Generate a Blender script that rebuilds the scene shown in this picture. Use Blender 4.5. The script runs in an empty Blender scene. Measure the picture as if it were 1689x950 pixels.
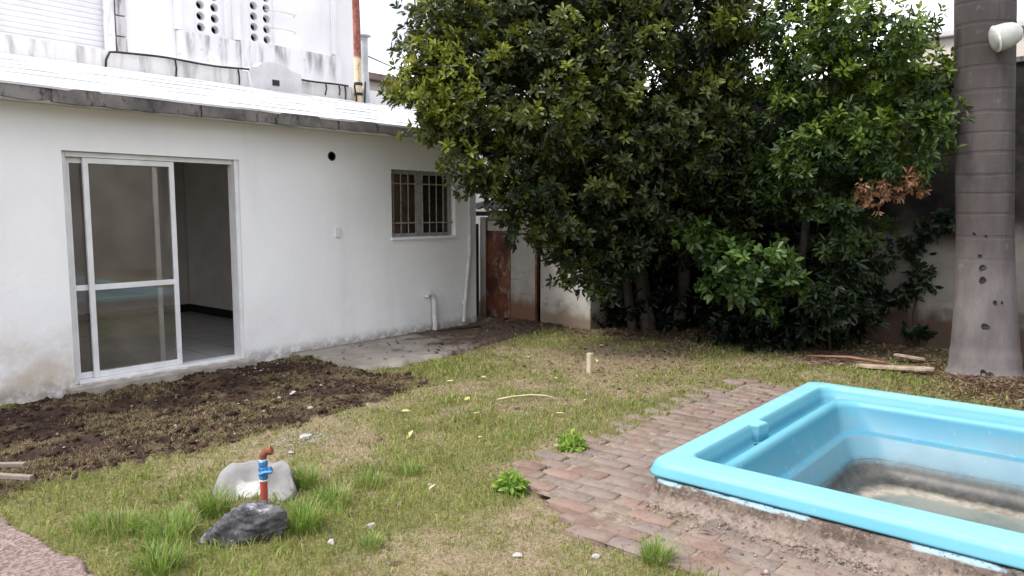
import bpy, bmesh, math, random
import numpy as np
from mathutils import Vector, Matrix

# ------------------------------------------------------------------ camera, sky, sun, exposure
S = bpy.context.scene
COL = S.collection
F_PX, W_PX = 1240.0, 1689.0
PITCH = math.atan2(128, F_PX)
YAW = math.radians(40.2)
cam_d = bpy.data.cameras.new('camera')
cam_d.sensor_width = 36.0
cam_d.lens = 36.0 * F_PX / W_PX
cam_d.clip_start = 0.05
cam_d.clip_end = 2000
cam = bpy.data.objects.new('camera', cam_d)
COL.objects.link(cam)
cam.location = (0, 0, 1.6)
cam.rotation_euler = (math.pi / 2 - PITCH, 0, YAW - math.pi / 2)
S.camera = cam

SUN_EL = math.radians(54)
SUN_AZ = YAW + math.radians(108)           # direction (CCW from +X) in which the sun stands: to the left of the view
sun_dir = Vector((math.cos(SUN_EL) * math.cos(SUN_AZ), math.cos(SUN_EL) * math.sin(SUN_AZ), math.sin(SUN_EL)))
world = bpy.data.worlds.new('World')
S.world = world
world.use_nodes = True
wn = world.node_tree
wn.nodes.clear()
w_out = wn.nodes.new('ShaderNodeOutputWorld')
w_bg = wn.nodes.new('ShaderNodeBackground')
w_bg.inputs['Strength'].default_value = 0.12
sky = wn.nodes.new('ShaderNodeTexSky')
sky.sky_type = 'NISHITA'
sky.sun_disc = False
sky.sun_elevation = SUN_EL
sky.sun_rotation = math.pi / 2 - SUN_AZ
tc = wn.nodes.new('ShaderNodeTexCoord')
cl1 = wn.nodes.new('ShaderNodeTexNoise')
cl1.inputs['Scale'].default_value = 2.6
cl1.inputs['Detail'].default_value = 6
cl1.inputs['Roughness'].default_value = 0.55
mp = wn.nodes.new('ShaderNodeMapping')
mp.inputs['Scale'].default_value = (1, 1, 2.4)
mp.inputs['Location'].default_value = (1.3, 0.7, 0.9)
wn.links.new(tc.outputs['Generated'], mp.inputs['Vector'])
wn.links.new(mp.outputs['Vector'], cl1.inputs['Vector'])
cr = wn.nodes.new('ShaderNodeValToRGB')
cr.color_ramp.elements[0].position = 0.42
cr.color_ramp.elements[0].color = (3.7, 3.8, 4.4, 1)
cr.color_ramp.elements[1].position = 0.66
cr.color_ramp.elements[1].color = (14.0, 14.0, 14.3, 1)
wn.links.new(cl1.outputs['Fac'], cr.inputs['Fac'])
mx = wn.nodes.new('ShaderNodeMix')
mx.data_type = 'RGBA'
mx.inputs[0].default_value = 0.9           # nearly closed cloud cover
wn.links.new(sky.outputs['Color'], mx.inputs[6])
wn.links.new(cr.outputs['Color'], mx.inputs[7])
sx = wn.nodes.new('ShaderNodeSeparateXYZ'); wn.links.new(tc.outputs['Generated'], sx.inputs[0])
zr = wn.nodes.new('ShaderNodeMapRange')
for k_, v_ in (('From Min', 0.0), ('From Max', 1.0), ('To Min', 0.80), ('To Max', 1.20)): zr.inputs[k_].default_value = v_
wn.links.new(sx.outputs[2], zr.inputs['Value'])
mz = wn.nodes.new('ShaderNodeMix'); mz.data_type = 'RGBA'; mz.blend_type = 'MULTIPLY'; mz.inputs[0].default_value = 1.0
wn.links.new(mx.outputs[2], mz.inputs[6]); wn.links.new(zr.outputs['Result'], mz.inputs[7])
wn.links.new(mz.outputs[2], w_bg.inputs['Color'])
wn.links.new(w_bg.outputs['Background'], w_out.inputs['Surface'])

sun_l = bpy.data.lights.new('sun', 'SUN')
sun_l.energy = 1.5
sun_l.angle = math.radians(12)
sun_l.color = (1.0, 0.96, 0.90)
sun_o = bpy.data.objects.new('sun', sun_l)
COL.objects.link(sun_o)
sun_o.location = (0, 0, 20)
sun_o.rotation_euler = sun_dir.to_track_quat('Z', 'Y').to_euler()

S.view_settings.view_transform = 'Standard'
S.view_settings.look = 'None'
S.view_settings.exposure = 1.40
S.view_settings.gamma = 1.0
S.view_settings.use_curve_mapping = False
S.render.engine = 'CYCLES'

RNG = np.random.default_rng(7)
random.seed(7)

# ------------------------------------------------------------------ noise used to shape meshes
def vnoise(x, y, scale, seed=0):
    x = np.asarray(x, float) * scale + seed * 17.13
    y = np.asarray(y, float) * scale - seed * 9.71
    xi = np.floor(x).astype(np.int64); yi = np.floor(y).astype(np.int64)
    fx = x - xi; fy = y - yi
    fx = fx * fx * (3 - 2 * fx); fy = fy * fy * (3 - 2 * fy)
    def h(a, b):
        n = (a * 374761393 + b * 668265263 + seed * 1442695) & 0x7fffffff
        n = ((n ^ (n >> 13)) * 1274126177) & 0x7fffffff
        return ((n ^ (n >> 16)) & 0xffff) / 65535.0
    return (h(xi, yi) * (1 - fx) + h(xi + 1, yi) * fx) * (1 - fy) + (h(xi, yi + 1) * (1 - fx) + h(xi + 1, yi + 1) * fx) * fy

def fbm(x, y, scale, seed=0, oct=4):
    r = 0; a = 0.5; t = 0
    for i in range(oct):
        r = r + a * vnoise(x, y, scale * 2 ** i, seed + i); t += a; a *= 0.5
    return r / t

def inpoly(x, y, poly):
    x = np.asarray(x, float); y = np.asarray(y, float)
    r = np.zeros(np.broadcast(x, y).shape, bool)
    n = len(poly)
    for i in range(n):
        x1, y1 = poly[i]; x2, y2 = poly[(i + 1) % n]
        if y1 == y2: continue
        c = ((y1 > y) != (y2 > y)) & (x < (x2 - x1) * (y - y1) / (y2 - y1) + x1)
        r ^= c
    return r

# ------------------------------------------------------------------ object helpers
def tag(o, label=None, cat=None, group=None, kind=None):
    if label: o['label'] = label
    if cat: o['category'] = cat
    if group: o['group'] = group
    if kind: o['kind'] = kind
    return o

def thing(name, loc, label, cat, group=None):
    o = bpy.data.objects.new(name, None)
    o.empty_display_size = 0.1
    COL.objects.link(o)
    o.location = loc
    return tag(o, label, cat, group)

def origin_of(parent):
    v = Vector((0, 0, 0))
    while parent is not None:
        v += parent.location
        parent = parent.parent
    return v

class MB:
    """collects faces in world coordinates; build() links them as one mesh object"""
    def __init__(s):
        s.v = []; s.f = []; s.m = []
    def add(s, verts, faces, mi=0):
        b = len(s.v)
        s.v.extend([tuple(p) for p in verts])
        s.f.extend([tuple(b + i for i in f) for f in faces])
        s.m.extend([mi] * len(faces))
        return s
    def box(s, a, b, mi=0, bev=0.0, rot=None, about=None):
        bm = bmesh.new()
        bmesh.ops.create_cube(bm, size=1)
        sz = [abs(b[i] - a[i]) for i in range(3)]
        ce = Vector([(a[i] + b[i]) / 2 for i in range(3)])
        for v in bm.verts:
            v.co = Vector((v.co.x * sz[0], v.co.y * sz[1], v.co.z * sz[2]))
        if bev > 0:
            bmesh.ops.bevel(bm, geom=list(bm.edges), offset=min(bev, min(sz) * 0.45), segments=2, affect='EDGES', profile=0.6)
        for v in bm.verts:
            if rot is not None:
                if about is None: v.co = rot @ v.co + ce
                else: v.co = rot @ (v.co + ce - Vector(about)) + Vector(about)
            else: v.co = v.co + ce
        bm.verts.index_update()
        s.add([v.co[:] for v in bm.verts], [[v.index for v in f.verts] for f in bm.faces], mi)
        bm.free()
        return s
    def tube(s, pts, radii, n=10, mi=0, caps=True):
        pts = [Vector(p) for p in pts]
        if not hasattr(radii, '__len__'): radii = [radii] * len(pts)
        rings = []
        prev = None
        for i, p in enumerate(pts):
            t = (pts[min(i + 1, len(pts) - 1)] - pts[max(i - 1, 0)]).normalized()
            ref = prev if prev is not None else (Vector((1, 0, 0)) if abs(t.x) < 0.8 else Vector((0, 1, 0)))
            a = (ref - t * ref.dot(t)).normalized(); b = t.cross(a); prev = a
            rings.append([p + (a * math.cos(2 * math.pi * k / n) + b * math.sin(2 * math.pi * k / n)) * radii[i] for k in range(n)])
        vs = [v for r in rings for v in r]
        fs = []
        for i in range(len(pts) - 1):
            for k in range(n):
                k2 = (k + 1) % n
                fs.append((i * n + k, i * n + k2, (i + 1) * n + k2, (i + 1) * n + k))
        if caps:
            fs.append(tuple(range(n - 1, -1, -1)))
            fs.append(tuple((len(pts) - 1) * n + k for k in range(n)))
        return s.add(vs, fs, mi)
    def lathe(s, c, prof, n=24, mi=0, axis=None, wob=None):
        """prof: (r, h) along the axis"""
        q = Vector((0, 0, 1)).rotation_difference(Vector(axis)) if axis is not None else None
        vs = []
        for j, (r, h) in enumerate(prof):
            for k in range(n):
                a = 2 * math.pi * k / n
                rr = r * (1 + (wob(a, j) if wob else 0))
                v = Vector((rr * math.cos(a), rr * math.sin(a), h))
                if q: v = q @ v
                vs.append(v + Vector(c))
        fs = []
        for j in range(len(prof) - 1):
            for k in range(n):
                k2 = (k + 1) % n
                fs.append((j * n + k, j * n + k2, (j + 1) * n + k2, (j + 1) * n + k))
        fs.append(tuple(range(n - 1, -1, -1)))
        fs.append(tuple((len(prof) - 1) * n + k for k in range(n)))
        return s.add(vs, fs, mi)
    def build(s, name, mat, parent=None, smooth=False, sharp=None):
        return mesh_obj(name, s.v, s.f, mat, parent, smooth, mats=s.m, sharp=sharp)

def mesh_obj(name, verts, faces, mat, parent=None, smooth=False, mats=None, sharp=None, loc=None):
    me = bpy.data.meshes.new(name)
    off = origin_of(parent) if parent is not None else Vector(loc if loc is not None else (0, 0, 0))
    v = np.asarray(verts, float).reshape(-1, 3) - np.array(off)
    me.from_pydata(v.tolist(), [], [list(f) for f in faces])
    ml = mat if isinstance(mat, (list, tuple)) else [mat]
    for m in ml: me.materials.append(m)
    if mats is not None and len(ml) > 1:
        me.polygons.foreach_set('material_index', np.asarray(mats, np.int32))
    if smooth:
        me.polygons.foreach_set('use_smooth', np.ones(len(me.polygons), bool))
        if sharp: me.set_sharp_from_angle(angle=math.radians(sharp))
    me.update()
    o = bpy.data.objects.new(name, me)
    COL.objects.link(o)
    if parent is not None: o.parent = parent
    elif loc is not None: o.location = loc
    return o

def fast_mesh(name, v, faces, mat, parent=None, color=None, attrs=None, smooth=False, mats=None, loc=None):
    """numpy mesh: v (n,3), faces (m,k) with constant k; color (n,3) stored as attribute Col"""
    off = np.array(origin_of(parent)) if parent is not None else np.array(loc if loc is not None else (0, 0, 0), float)
    v = np.asarray(v, np.float32) - off.astype(np.float32)
    faces = np.asarray(faces, np.int32)
    k = faces.shape[1]
    me = bpy.data.meshes.new(name)
    me.vertices.add(len(v)); me.vertices.foreach_set('co', v.ravel())
    me.loops.add(faces.size); me.loops.foreach_set('vertex_index', faces.ravel())
    me.polygons.add(len(faces))
    me.polygons.foreach_set('loop_start', np.arange(0, faces.size, k, dtype=np.int32))
    ml = mat if isinstance(mat, (list, tuple)) else [mat]
    for m in ml: me.materials.append(m)
    if mats is not None: me.polygons.foreach_set('material_index', np.asarray(mats, np.int32))
    me.update(calc_edges=True)
    if smooth: me.polygons.foreach_set('use_smooth', np.ones(len(faces), bool))
    if color is not None:
        a = me.color_attributes.new('Col', 'FLOAT_COLOR', 'POINT')
        c4 = np.ones((len(v), 4), np.float32); c4[:, :3] = color
        a.data.foreach_set('color', c4.ravel())
    if attrs:
        for kname, arr in attrs.items():
            a = me.attributes.new(kname, 'FLOAT', 'POINT')
            a.data.foreach_set('value', np.asarray(arr, np.float32).ravel())
    o = bpy.data.objects.new(name, me)
    COL.objects.link(o)
    if parent is not None: o.parent = parent
    elif loc is not None: o.location = loc
    return o

# ------------------------------------------------------------------ material helpers
class M:
    def __init__(s, name, rough=0.8, spec=0.3, metal=0.0):
        s.m = bpy.data.materials.new(name)
        s.m.use_nodes = True
        s.nt = s.m.node_tree
        s.b = s.nt.nodes['Principled BSDF']
        s.b.inputs['Roughness'].default_value = rough
        s.b.inputs['Specular IOR Level'].default_value = spec
        s.b.inputs['Metallic'].default_value = metal
        s._pos = None
    def n(s, t): return s.nt.nodes.new(t)
    def l(s, a, b): s.nt.links.new(a, b)
    def pos(s, scale=(1, 1, 1), loc=(0, 0, 0)):
        if s._pos is None: s._pos = s.n('ShaderNodeNewGeometry').outputs['Position']
        if scale == (1, 1, 1) and loc == (0, 0, 0): return s._pos
        mp = s.n('ShaderNodeMapping')
        mp.inputs['Scale'].default_value = scale
        mp.inputs['Location'].default_value = loc
        s.l(s._pos, mp.inputs['Vector'])
        return mp.outputs['Vector']
    def noise(s, scale, detail=5, rough=0.55, stretch=(1, 1, 1), loc=(0, 0, 0), dist=0.0):
        t = s.n('ShaderNodeTexNoise')
        t.inputs['Scale'].default_value = scale
        t.inputs['Detail'].default_value = detail
        t.inputs['Roughness'].default_value = rough
        t.inputs['Distortion'].default_value = dist
        s.l(s.pos(stretch, loc), t.inputs['Vector'])
        return t.outputs['Fac']
    def voro(s, scale, stretch=(1, 1, 1), feature='F1', out='Distance'):
        t = s.n('ShaderNodeTexVoronoi')
        t.feature = feature
        t.inputs['Scale'].default_value = scale
        s.l(s.pos(stretch), t.inputs['Vector'])
        return t.outputs[out]
    def axis(s, i):
        x = s.n('ShaderNodeSeparateXYZ'); s.l(s.pos(), x.inputs[0]); return x.outputs[i]
    def ramp(s, fac, a, b):
        t = s.n('ShaderNodeMapRange')
        t.interpolation_type = 'SMOOTHSTEP'
        t.inputs['From Min'].default_value = min(a, b); t.inputs['From Max'].default_value = max(a, b)
        if a > b: t.inputs['To Min'].default_value = 1; t.inputs['To Max'].default_value = 0
        s.l(fac, t.inputs['Value'])
        return t.outputs['Result']
    def math(s, op, a, b=None):
        t = s.n('ShaderNodeMath'); t.operation = op
        for i, x in enumerate((a, b)):
            if x is None: continue
            if isinstance(x, (int, float)): t.inputs[i].default_value = x
            else: s.l(x, t.inputs[i])
        return t.outputs[0]
    def mul(s, a, b): return s.math('MULTIPLY', a, b)
    def addm(s, a, b): return s.math('ADD', a, b)
    def mix(s, fac, a, b, mode='MIX'):
        t = s.n('ShaderNodeMix'); t.data_type = 'RGBA'; t.blend_type = mode
        for i, x in ((0, fac), (6, a), (7, b)):
            if isinstance(x, (int, float)): t.inputs[i].default_value = x
            elif isinstance(x, tuple): t.inputs[i].default_value = (*x, 1) if len(x) == 3 else x
            else: s.l(x, t.inputs[i])
        return t.outputs[2]
    def attr(s, name, out='Color'):
        t = s.n('ShaderNodeAttribute'); t.attribute_name = name; return t.outputs[out]
    def color(s, c):
        if isinstance(c, tuple): s.b.inputs['Base Color'].default_value = (*c, 1)
        else: s.l(c, s.b.inputs['Base Color'])
        return s
    def bump(s, h, strength=0.3, dist=0.01):
        t = s.n('ShaderNodeBump')
        t.inputs['Strength'].default_value = strength
        t.inputs['Distance'].default_value = dist
        s.l(h, t.inputs['Height']); s.l(t.outputs['Normal'], s.b.inputs['Normal'])
        return s
    def rough(s, fac, a, b):
        t = s.n('ShaderNodeMapRange')
        t.inputs['To Min'].default_value = a; t.inputs['To Max'].default_value = b
        s.l(fac, t.inputs['Value']); s.l(t.outputs['Result'], s.b.inputs['Roughness'])
        return s

def two(name, c1, c2, scale, lo=0.35, hi=0.65, rough=0.8, bump=0.2, bscale=None, stretch=(1, 1, 1), spec=0.3, metal=0.0, bdist=0.008):
    m = M(name, rough, spec, metal)
    m.color(m.mix(m.ramp(m.noise(scale, stretch=stretch), lo, hi), c1, c2))
    if bump: m.bump(m.noise(bscale or scale * 4, stretch=stretch), bump, bdist)
    return m.m

# ---- house paint: white with faint blotches, dirt splashed up from the soil at the foot, drips
def wall_paint():
    m = M('white_wall_paint', 0.85, 0.25)
    z = m.axis(2)
    c = m.mix(m.ramp(m.noise(0.9, 4), 0.35, 0.7), (0.80, 0.805, 0.815), (0.85, 0.855, 0.855))
    drip = m.mul(m.ramp(m.noise(3, 5, stretch=(1, 1, 0.12)), 0.55, 0.75), 0.16)
    c = m.mix(drip, c, (0.5, 0.49, 0.46))
    foot = m.mul(m.ramp(z, 0.85, 0.0), m.ramp(m.noise(2.2, 6, 0.65), 0.36, 0.70))
    x = m.axis(0)
    left = m.ramp(x, 3.6, 2.4)
    foot = m.mul(foot, m.addm(m.mul(left, 0.75), 0.25))
    c = m.mix(foot, c, (0.50, 0.42, 0.33))
    low = m.mul(m.ramp(z, 0.16, 0.02), m.ramp(m.noise(9, 5, 0.7), 0.3, 0.6))
    c = m.mix(m.mul(low, 0.7), c, (0.22, 0.19, 0.16))
    sp = m.mul(m.ramp(m.noise(26, 4, 0.7), 0.62, 0.72), m.mul(foot, 0.8))
    c = m.mix(sp, c, (0.18, 0.14, 0.1))
    m.color(c)
    m.bump(m.addm(m.noise(18, 6, 0.6), m.mul(m.noise(1.6, 3), 1.5)), 0.25, 0.02)
    return m.m

MAT = {}
MAT['wall'] = wall_paint()

def stained_white(name, base, stain, top=None, amt=0.8, sc=4.0, spread=1.0):
    """painted masonry with vertical dark drips (stains have a shape of their own)"""
    m = M(name, 0.88, 0.2)
    c = m.mix(m.ramp(m.noise(1.1, 4), 0.35, 0.7), base, tuple(x * 0.9 for x in base))
    d = m.ramp(m.noise(sc, 6, 0.6, stretch=(1, 1, 0.16)), 0.46, 0.66)
    if top is not None:
        d = m.mul(d, m.ramp(m.addm(m.axis(2), m.mul(m.noise(2.5, 3, stretch=(1, 1, 0.05)), 0.5)), top - spread + 0.2, top + 0.1))
    c = m.mix(m.mul(d, amt), c, stain)
    e = m.ramp(m.noise(9, 6, 0.7), 0.60, 0.70)
    c = m.mix(m.mul(e, amt * 0.5), c, tuple(x * 0.7 for x in stain))
    m.color(c); m.bump(m.noise(16, 6), 0.3, 0.015)
    return m.m
MAT['neighbour'] = stained_white('neighbour_white_paint', (0.82, 0.81, 0.82), (0.45, 0.40, 0.42), None, 0.12, 3.0)
MAT['parapet'] = stained_white('stained_parapet_paint', (0.78, 0.76, 0.77), (0.22, 0.20, 0.20), 4.35, 0.85, 5.0, 0.55)
MAT['lowwall'] = stained_white('weathered_white_brick', (0.78, 0.76, 0.75), (0.25, 0.22, 0.21), None, 0.65, 6.0)
MAT['gablet'] = two('pale_grey_render', (0.55, 0.54, 0.55), (0.64, 0.63, 0.64), 5, bump=0.2)
MAT['stainblock'] = stained_white('black_stained_blocks', (0.55, 0.52, 0.52), (0.06, 0.05, 0.055), None, 0.95, 7.0)
MAT['shutter'] = two('white_shutter_slats', (0.70, 0.70, 0.72), (0.78, 0.77, 0.78), 2, rough=0.5, bump=0)
MAT['cream'] = two('cream_painted_pipe', (0.70, 0.64, 0.58), (0.55, 0.48, 0.42), 3, rough=0.6)
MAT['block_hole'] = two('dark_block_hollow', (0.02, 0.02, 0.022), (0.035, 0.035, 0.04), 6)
MAT['rusty_pole'] = None

def roofpaint():
    m = M('white_roof_membrane', 0.7, 0.3)
    c = m.mix(m.ramp(m.noise(1.4, 5), 0.3, 0.75), (0.60, 0.60, 0.605), (0.50, 0.495, 0.50))
    c = m.mix(m.mul(m.ramp(m.noise(3, 6, 0.7, stretch=(0.5, 2.5, 1)), 0.52, 0.68), 0.55), c, (0.28, 0.265, 0.26))
    m.color(c); m.bump(m.noise(14, 5), 0.3, 0.01)
    return m.m
MAT['roof'] = roofpaint()
def fasciamat():
    m = M('dark_stained_fascia', 0.9, 0.2)
    c = m.mix(m.ramp(m.noise(2.5, 6, 0.65), 0.3, 0.7), (0.075, 0.069, 0.06375), (0.195, 0.18, 0.1688))
    c = m.mix(m.ramp(m.noise(11, 6, 0.7, stretch=(1, 1, 0.35)), 0.52, 0.68), c, (0.02625, 0.024, 0.0225))
    m.color(c); m.bump(m.noise(22, 5), 0.5, 0.01)
    return m.m
MAT['fascia'] = fasciamat()
MAT['alu'] = two('white_aluminium_frame', (0.72, 0.72, 0.73), (0.64, 0.64, 0.64), 6, rough=0.35, bump=0, spec=0.5)
MAT['frame_grey'] = two('greyed_window_frame', (0.36, 0.36, 0.37), (0.28, 0.28, 0.28), 8, rough=0.5, bump=0)
MAT['bar'] = two('cream_grille_bars', (0.36, 0.30, 0.25), (0.22, 0.16, 0.125), 14, rough=0.6, bump=0)
MAT['pvc'] = two('grey_white_pvc', (0.62, 0.62, 0.61), (0.52, 0.51, 0.49), 7, rough=0.5, bump=0)
MAT['inner'] = two('interior_plaster', (0.62, 0.58, 0.55), (0.70, 0.66, 0.62), 2, bump=0.05)
MAT['shade_wood'] = two('red_brown_interior_shutter', (0.30, 0.16, 0.125), (0.38, 0.22, 0.175), 9, stretch=(6, 1, 0.5), rough=0.6, bump=0.1)
MAT['black'] = two('black_skirting', (0.012, 0.012, 0.014), (0.02, 0.02, 0.022), 5, bump=0)
def tilefloor():
    m = M('interior_floor_tiles', 0.25, 0.5)
    br = m.n('ShaderNodeTexBrick')
    br.offset = 0
    for k, v in (('Scale', 1.0), ('Mortar Size', 0.006), ('Brick Width', 0.4), ('Row Height', 0.4)): br.inputs[k].default_value = v
    br.inputs['Color1'].default_value = (0.42, 0.42, 0.42, 1); br.inputs['Color2'].default_value = (0.47, 0.47, 0.47, 1)
    br.inputs['Mortar'].default_value = (0.2, 0.2, 0.2, 1)
    m.l(m.pos(), br.inputs['Vector'])
    m.color(br.outputs['Color'])
    return m.m
MAT['tiles'] = tilefloor()
def glassmat():
    m = bpy.data.materials.new('dusty_window_glass'); m.use_nodes = True
    nt = m.node_tree; nt.nodes.clear()
    out = nt.nodes.new('ShaderNodeOutputMaterial')
    tr = nt.nodes.new('ShaderNodeBsdfTransparent'); tr.inputs[0].default_value = (0.90, 0.89, 0.87, 1)
    gl = nt.nodes.new('ShaderNodeBsdfGlossy'); gl.inputs['Roughness'].default_value = 0.02
    df = nt.nodes.new('ShaderNodeBsdfDiffuse'); df.inputs[0].default_value = (0.5, 0.47, 0.42, 1)
    fr = nt.nodes.new('ShaderNodeFresnel'); fr.inputs[0].default_value = 1.5
    m1 = nt.nodes.new('ShaderNodeMixShader'); m2 = nt.nodes.new('ShaderNodeMixShader')
    ns = nt.nodes.new('ShaderNodeTexNoise'); ns.inputs['Scale'].default_value = 2.2; ns.inputs['Detail'].default_value = 6
    g = nt.nodes.new('ShaderNodeNewGeometry'); nt.links.new(g.outputs['Position'], ns.inputs['Vector'])
    mr = nt.nodes.new('ShaderNodeMapRange'); mr.inputs['From Min'].default_value = 0.35; mr.inputs['From Max'].default_value = 0.75
    mr.inputs['To Min'].default_value = 0.04; mr.inputs['To Max'].default_value = 0.13
    nt.links.new(ns.outputs['Fac'], mr.inputs['Value'])
    nt.links.new(mr.outputs['Result'], m1.inputs[0]); nt.links.new(tr.outputs[0], m1.inputs[1]); nt.links.new(df.outputs[0], m1.inputs[2])
    nt.links.new(fr.outputs[0], m2.inputs[0]); nt.links.new(m1.outputs[0], m2.inputs[1]); nt.links.new(gl.outputs[0], m2.inputs[2])
    nt.links.new(m2.outputs[0], out.inputs['Surface'])
    return m
MAT['glass'] = glassmat()

# ------------------------------------------------------------------ layout of the yard (metres)
POOL = dict(x0=3.60, x1=6.24, y1=2.06, y0=-2.6)           # outer edge of the pool rim
SOIL = [(0.5, 4.45), (1.59, 4.86), (2.33, 4.84), (3.11, 4.84), (3.89, 4.89), (4.74, 5.05), (4.86, 5.35), (4.74, 5.95), (4.80, 6.5), (4.72, 7.24), (-1.0, 7.24), (-1.0, 4.3)]
SLAB = [(4.70, 7.24), (4.74, 6.45), (4.70, 5.95), (5.0, 5.86), (5.6, 5.82), (6.6, 5.98), (7.9, 6.12), (8.36, 6.1), (8.36, 7.9), (7.6, 7.9), (7.6, 7.24)]
FRONT = [(-0.6, -4), (1.27, -4), (1.25, 3.0), (1.25, 3.5), (1.16, 4.5), (1.08, 5.1), (-0.6, 5.0)]
BRICK = [(2.96, -3), (2.96, 2.02), (3.10, 2.20), (3.36, 2.76), (6.75, 2.76), (6.75, 1.9), (3.7, 1.9), (3.7, -3)]

def soil_mask(x, y):
    jx = (fbm(x, y, 3.2, 11) - 0.5) * 0.5; jy = (fbm(x, y, 3.2, 21) - 0.5) * 0.38
    fx = (vnoise(x, y, 16, 5) - 0.5) * 0.10; fy = (vnoise(x, y, 16, 6) - 0.5) * 0.10
    return inpoly(x + jx + fx, y + jy + fy, SOIL).astype(float)

def ground_z(x, y):
    x = np.asarray(x, float); y = np.asarray(y, float)
    z = (fbm(x, y, 0.9, 3) - 0.5) * 0.05 + (fbm(x, y, 5, 4) - 0.5) * 0.018 - 0.004
    s = inpoly(x, y, SOIL)
    rough = (fbm(x, y, 4.5, 8, 5) - 0.5) * 0.12 + (vnoise(x, y, 26, 9) - 0.5) * 0.035
    z = np.where(s, z + rough + 0.01 - .055 * np.clip((y - 6.75) / .4, 0, 1), z)
    flat = inpoly(x, y, SLAB) | inpoly(x, y, FRONT) | inpoly(x, y, BRICK)
    z = np.where(flat, -0.03, z)
    z = np.where((y > 7.1) , np.minimum(z, -0.02 + 0.0 * z), z)
    far = (np.abs(x - 5) > 14) | (np.abs(y - 3) > 14)
    return np.where(far, -0.03, z)

# ------------------------------------------------------------------ ground
def ground_material():
    m = M('lawn_earth', 0.95, 0.1)
    soil = m.attr('soil', 'Fac'); green = m.attr('green', 'Fac')
    fine = m.noise(55, 6, 0.7); mid = m.noise(9, 6, 0.65); big = m.noise(1.7, 4)
    straw = m.mix(m.ramp(fine, 0.3, 0.7), (0.1445, 0.1062, 0.068), (0.306, 0.2465, 0.1615))
    straw = m.mix(m.ramp(mid, 0.45, 0.75), straw, (0.187, 0.1403, 0.08925))
    grn = m.mix(m.ramp(fine, 0.35, 0.7), (0.085, 0.085, 0.03), (0.22, 0.20, 0.09))
    lawn = m.mix(m.ramp(m.addm(green, m.mul(m.math('SUBTRACT', mid, 0.5), 0.9)), 0.2, 0.75), straw, grn)
    lawn = m.mix(m.mul(m.ramp(big, 0.62, 0.72), 0.4), lawn, (0.17, 0.10, 0.065))
    dirt = m.mix(m.ramp(mid, 0.35, 0.68), (0.02448, 0.01512, 0.01152), (0.06336, 0.04032, 0.02952))
    dirt = m.mix(m.mul(m.ramp(m.noise(1.6, 7, 0.66), 0.50, 0.60), .8), dirt, m.mix(m.ramp(fine, .35, .65), (0.0756, 0.05616, 0.03024), (0.1728, 0.1332, 0.0756)))
    dirt = m.mix(m.mul(m.ramp(fine, 0.62, 0.74), 0.5), dirt, (0.1584, 0.1224, 0.1008))
    shade = m.attr('litter', 'Fac')  # lawn goes dark brown where the leaf litter mask is high
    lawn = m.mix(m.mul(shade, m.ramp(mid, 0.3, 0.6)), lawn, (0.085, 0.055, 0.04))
    m.color(m.mix(soil, lawn, dirt))
    m.bump(m.addm(fine, m.mul(mid, 2)), 0.6, 0.02)
    return m.m

xs = np.concatenate([[-400, -120, -40, -15, -6, -3, -1.5, -0.6], np.arange(0, 10.2, 0.032), [10.8, 12, 14, 18, 25, 45, 120, 400]])
ys = np.concatenate([[-400, -120, -40, -15, -8, -5, -3.5], np.arange(-2.5, 7.9, 0.032), [8.4, 9.5, 11, 14, 20, 40, 120, 400]])
hx = (3.88, 5.93); hy = (-2.22, 1.72)
for lo, hi, arr in ((hx[0], hx[1], 'x'), (hy[0], hy[1], 'y')):
    a = xs if arr == 'x' else ys
    for v in (lo, hi): a[np.argmin(np.abs(a - v))] = v
GX, GY = np.meshgrid(xs, ys, indexing='ij')
gz = ground_z(GX, GY)
# the fibreglass tank sits in a pit: the ground steps down round its shell and is open below it
nx, ny = GX.shape
idx = np.arange(nx * ny).reshape(nx, ny)
q = np.stack([idx[:-1, :-1], idx[1:, :-1], idx[1:, 1:], idx[:-1, 1:]], -1)
cxm = (GX[:-1, :-1] + GX[1:, 1:]) / 2; cym = (GY[:-1, :-1] + GY[1:, 1:]) / 2
keep = ~((cxm > hx[0] - .001) & (cxm < hx[1] + .001) & (cym > hy[0] - .001) & (cym < hy[1] + .001))
q = q[keep].reshape(-1, 4)
gsoil = soil_mask(GX, GY)
def green_field(x, y):
    g = fbm(x, y, 0.75, 31) * 1.25 - 0.22 + (fbm(x, y, 3.5, 33) - 0.5) * 0.7 + .10
    g = g + 0.45 * np.exp(-((x - 1.75) ** 2 + (y - 3.75) ** 2) / 0.7) + 0.30 * np.exp(-(((x - 2.6) / 1.3) ** 2 + ((y - 3.4) / .55) ** 2))
    g = g + 0.35 * np.exp(-(((x - 6.9) / 1.4) ** 2 + ((y - 5.4) / .45) ** 2)) + 0.12 * np.exp(-(((x - 5) / 1.5) ** 2 + ((y - 4) / 1) ** 2))
    g = g - 0.55 * np.exp(-(((x - 2.3) / .75) ** 2 + ((y - 2.3) / .55) ** 2)) - 0.5 * np.exp(-(((x - 4.3) / .6) ** 2 + ((y - 4.75) / .25) ** 2))
    g = g - 0.45 * np.exp(-(((x - 7.5) / .9) ** 2 + ((y - 4.0) / .35) ** 2)) - 0.25 * np.exp(-(((x - 3.5) / .7) ** 2 + ((y - 3.0) / .25) ** 2))
    return np.clip(g, 0, 1)
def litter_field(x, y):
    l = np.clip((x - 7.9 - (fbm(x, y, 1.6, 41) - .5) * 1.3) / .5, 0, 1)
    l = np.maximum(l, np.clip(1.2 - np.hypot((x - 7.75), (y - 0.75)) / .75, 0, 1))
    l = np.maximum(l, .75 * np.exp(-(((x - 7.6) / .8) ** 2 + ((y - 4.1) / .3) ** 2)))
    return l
def vec_attr(fn): return fn(GX, GY).ravel()
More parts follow.
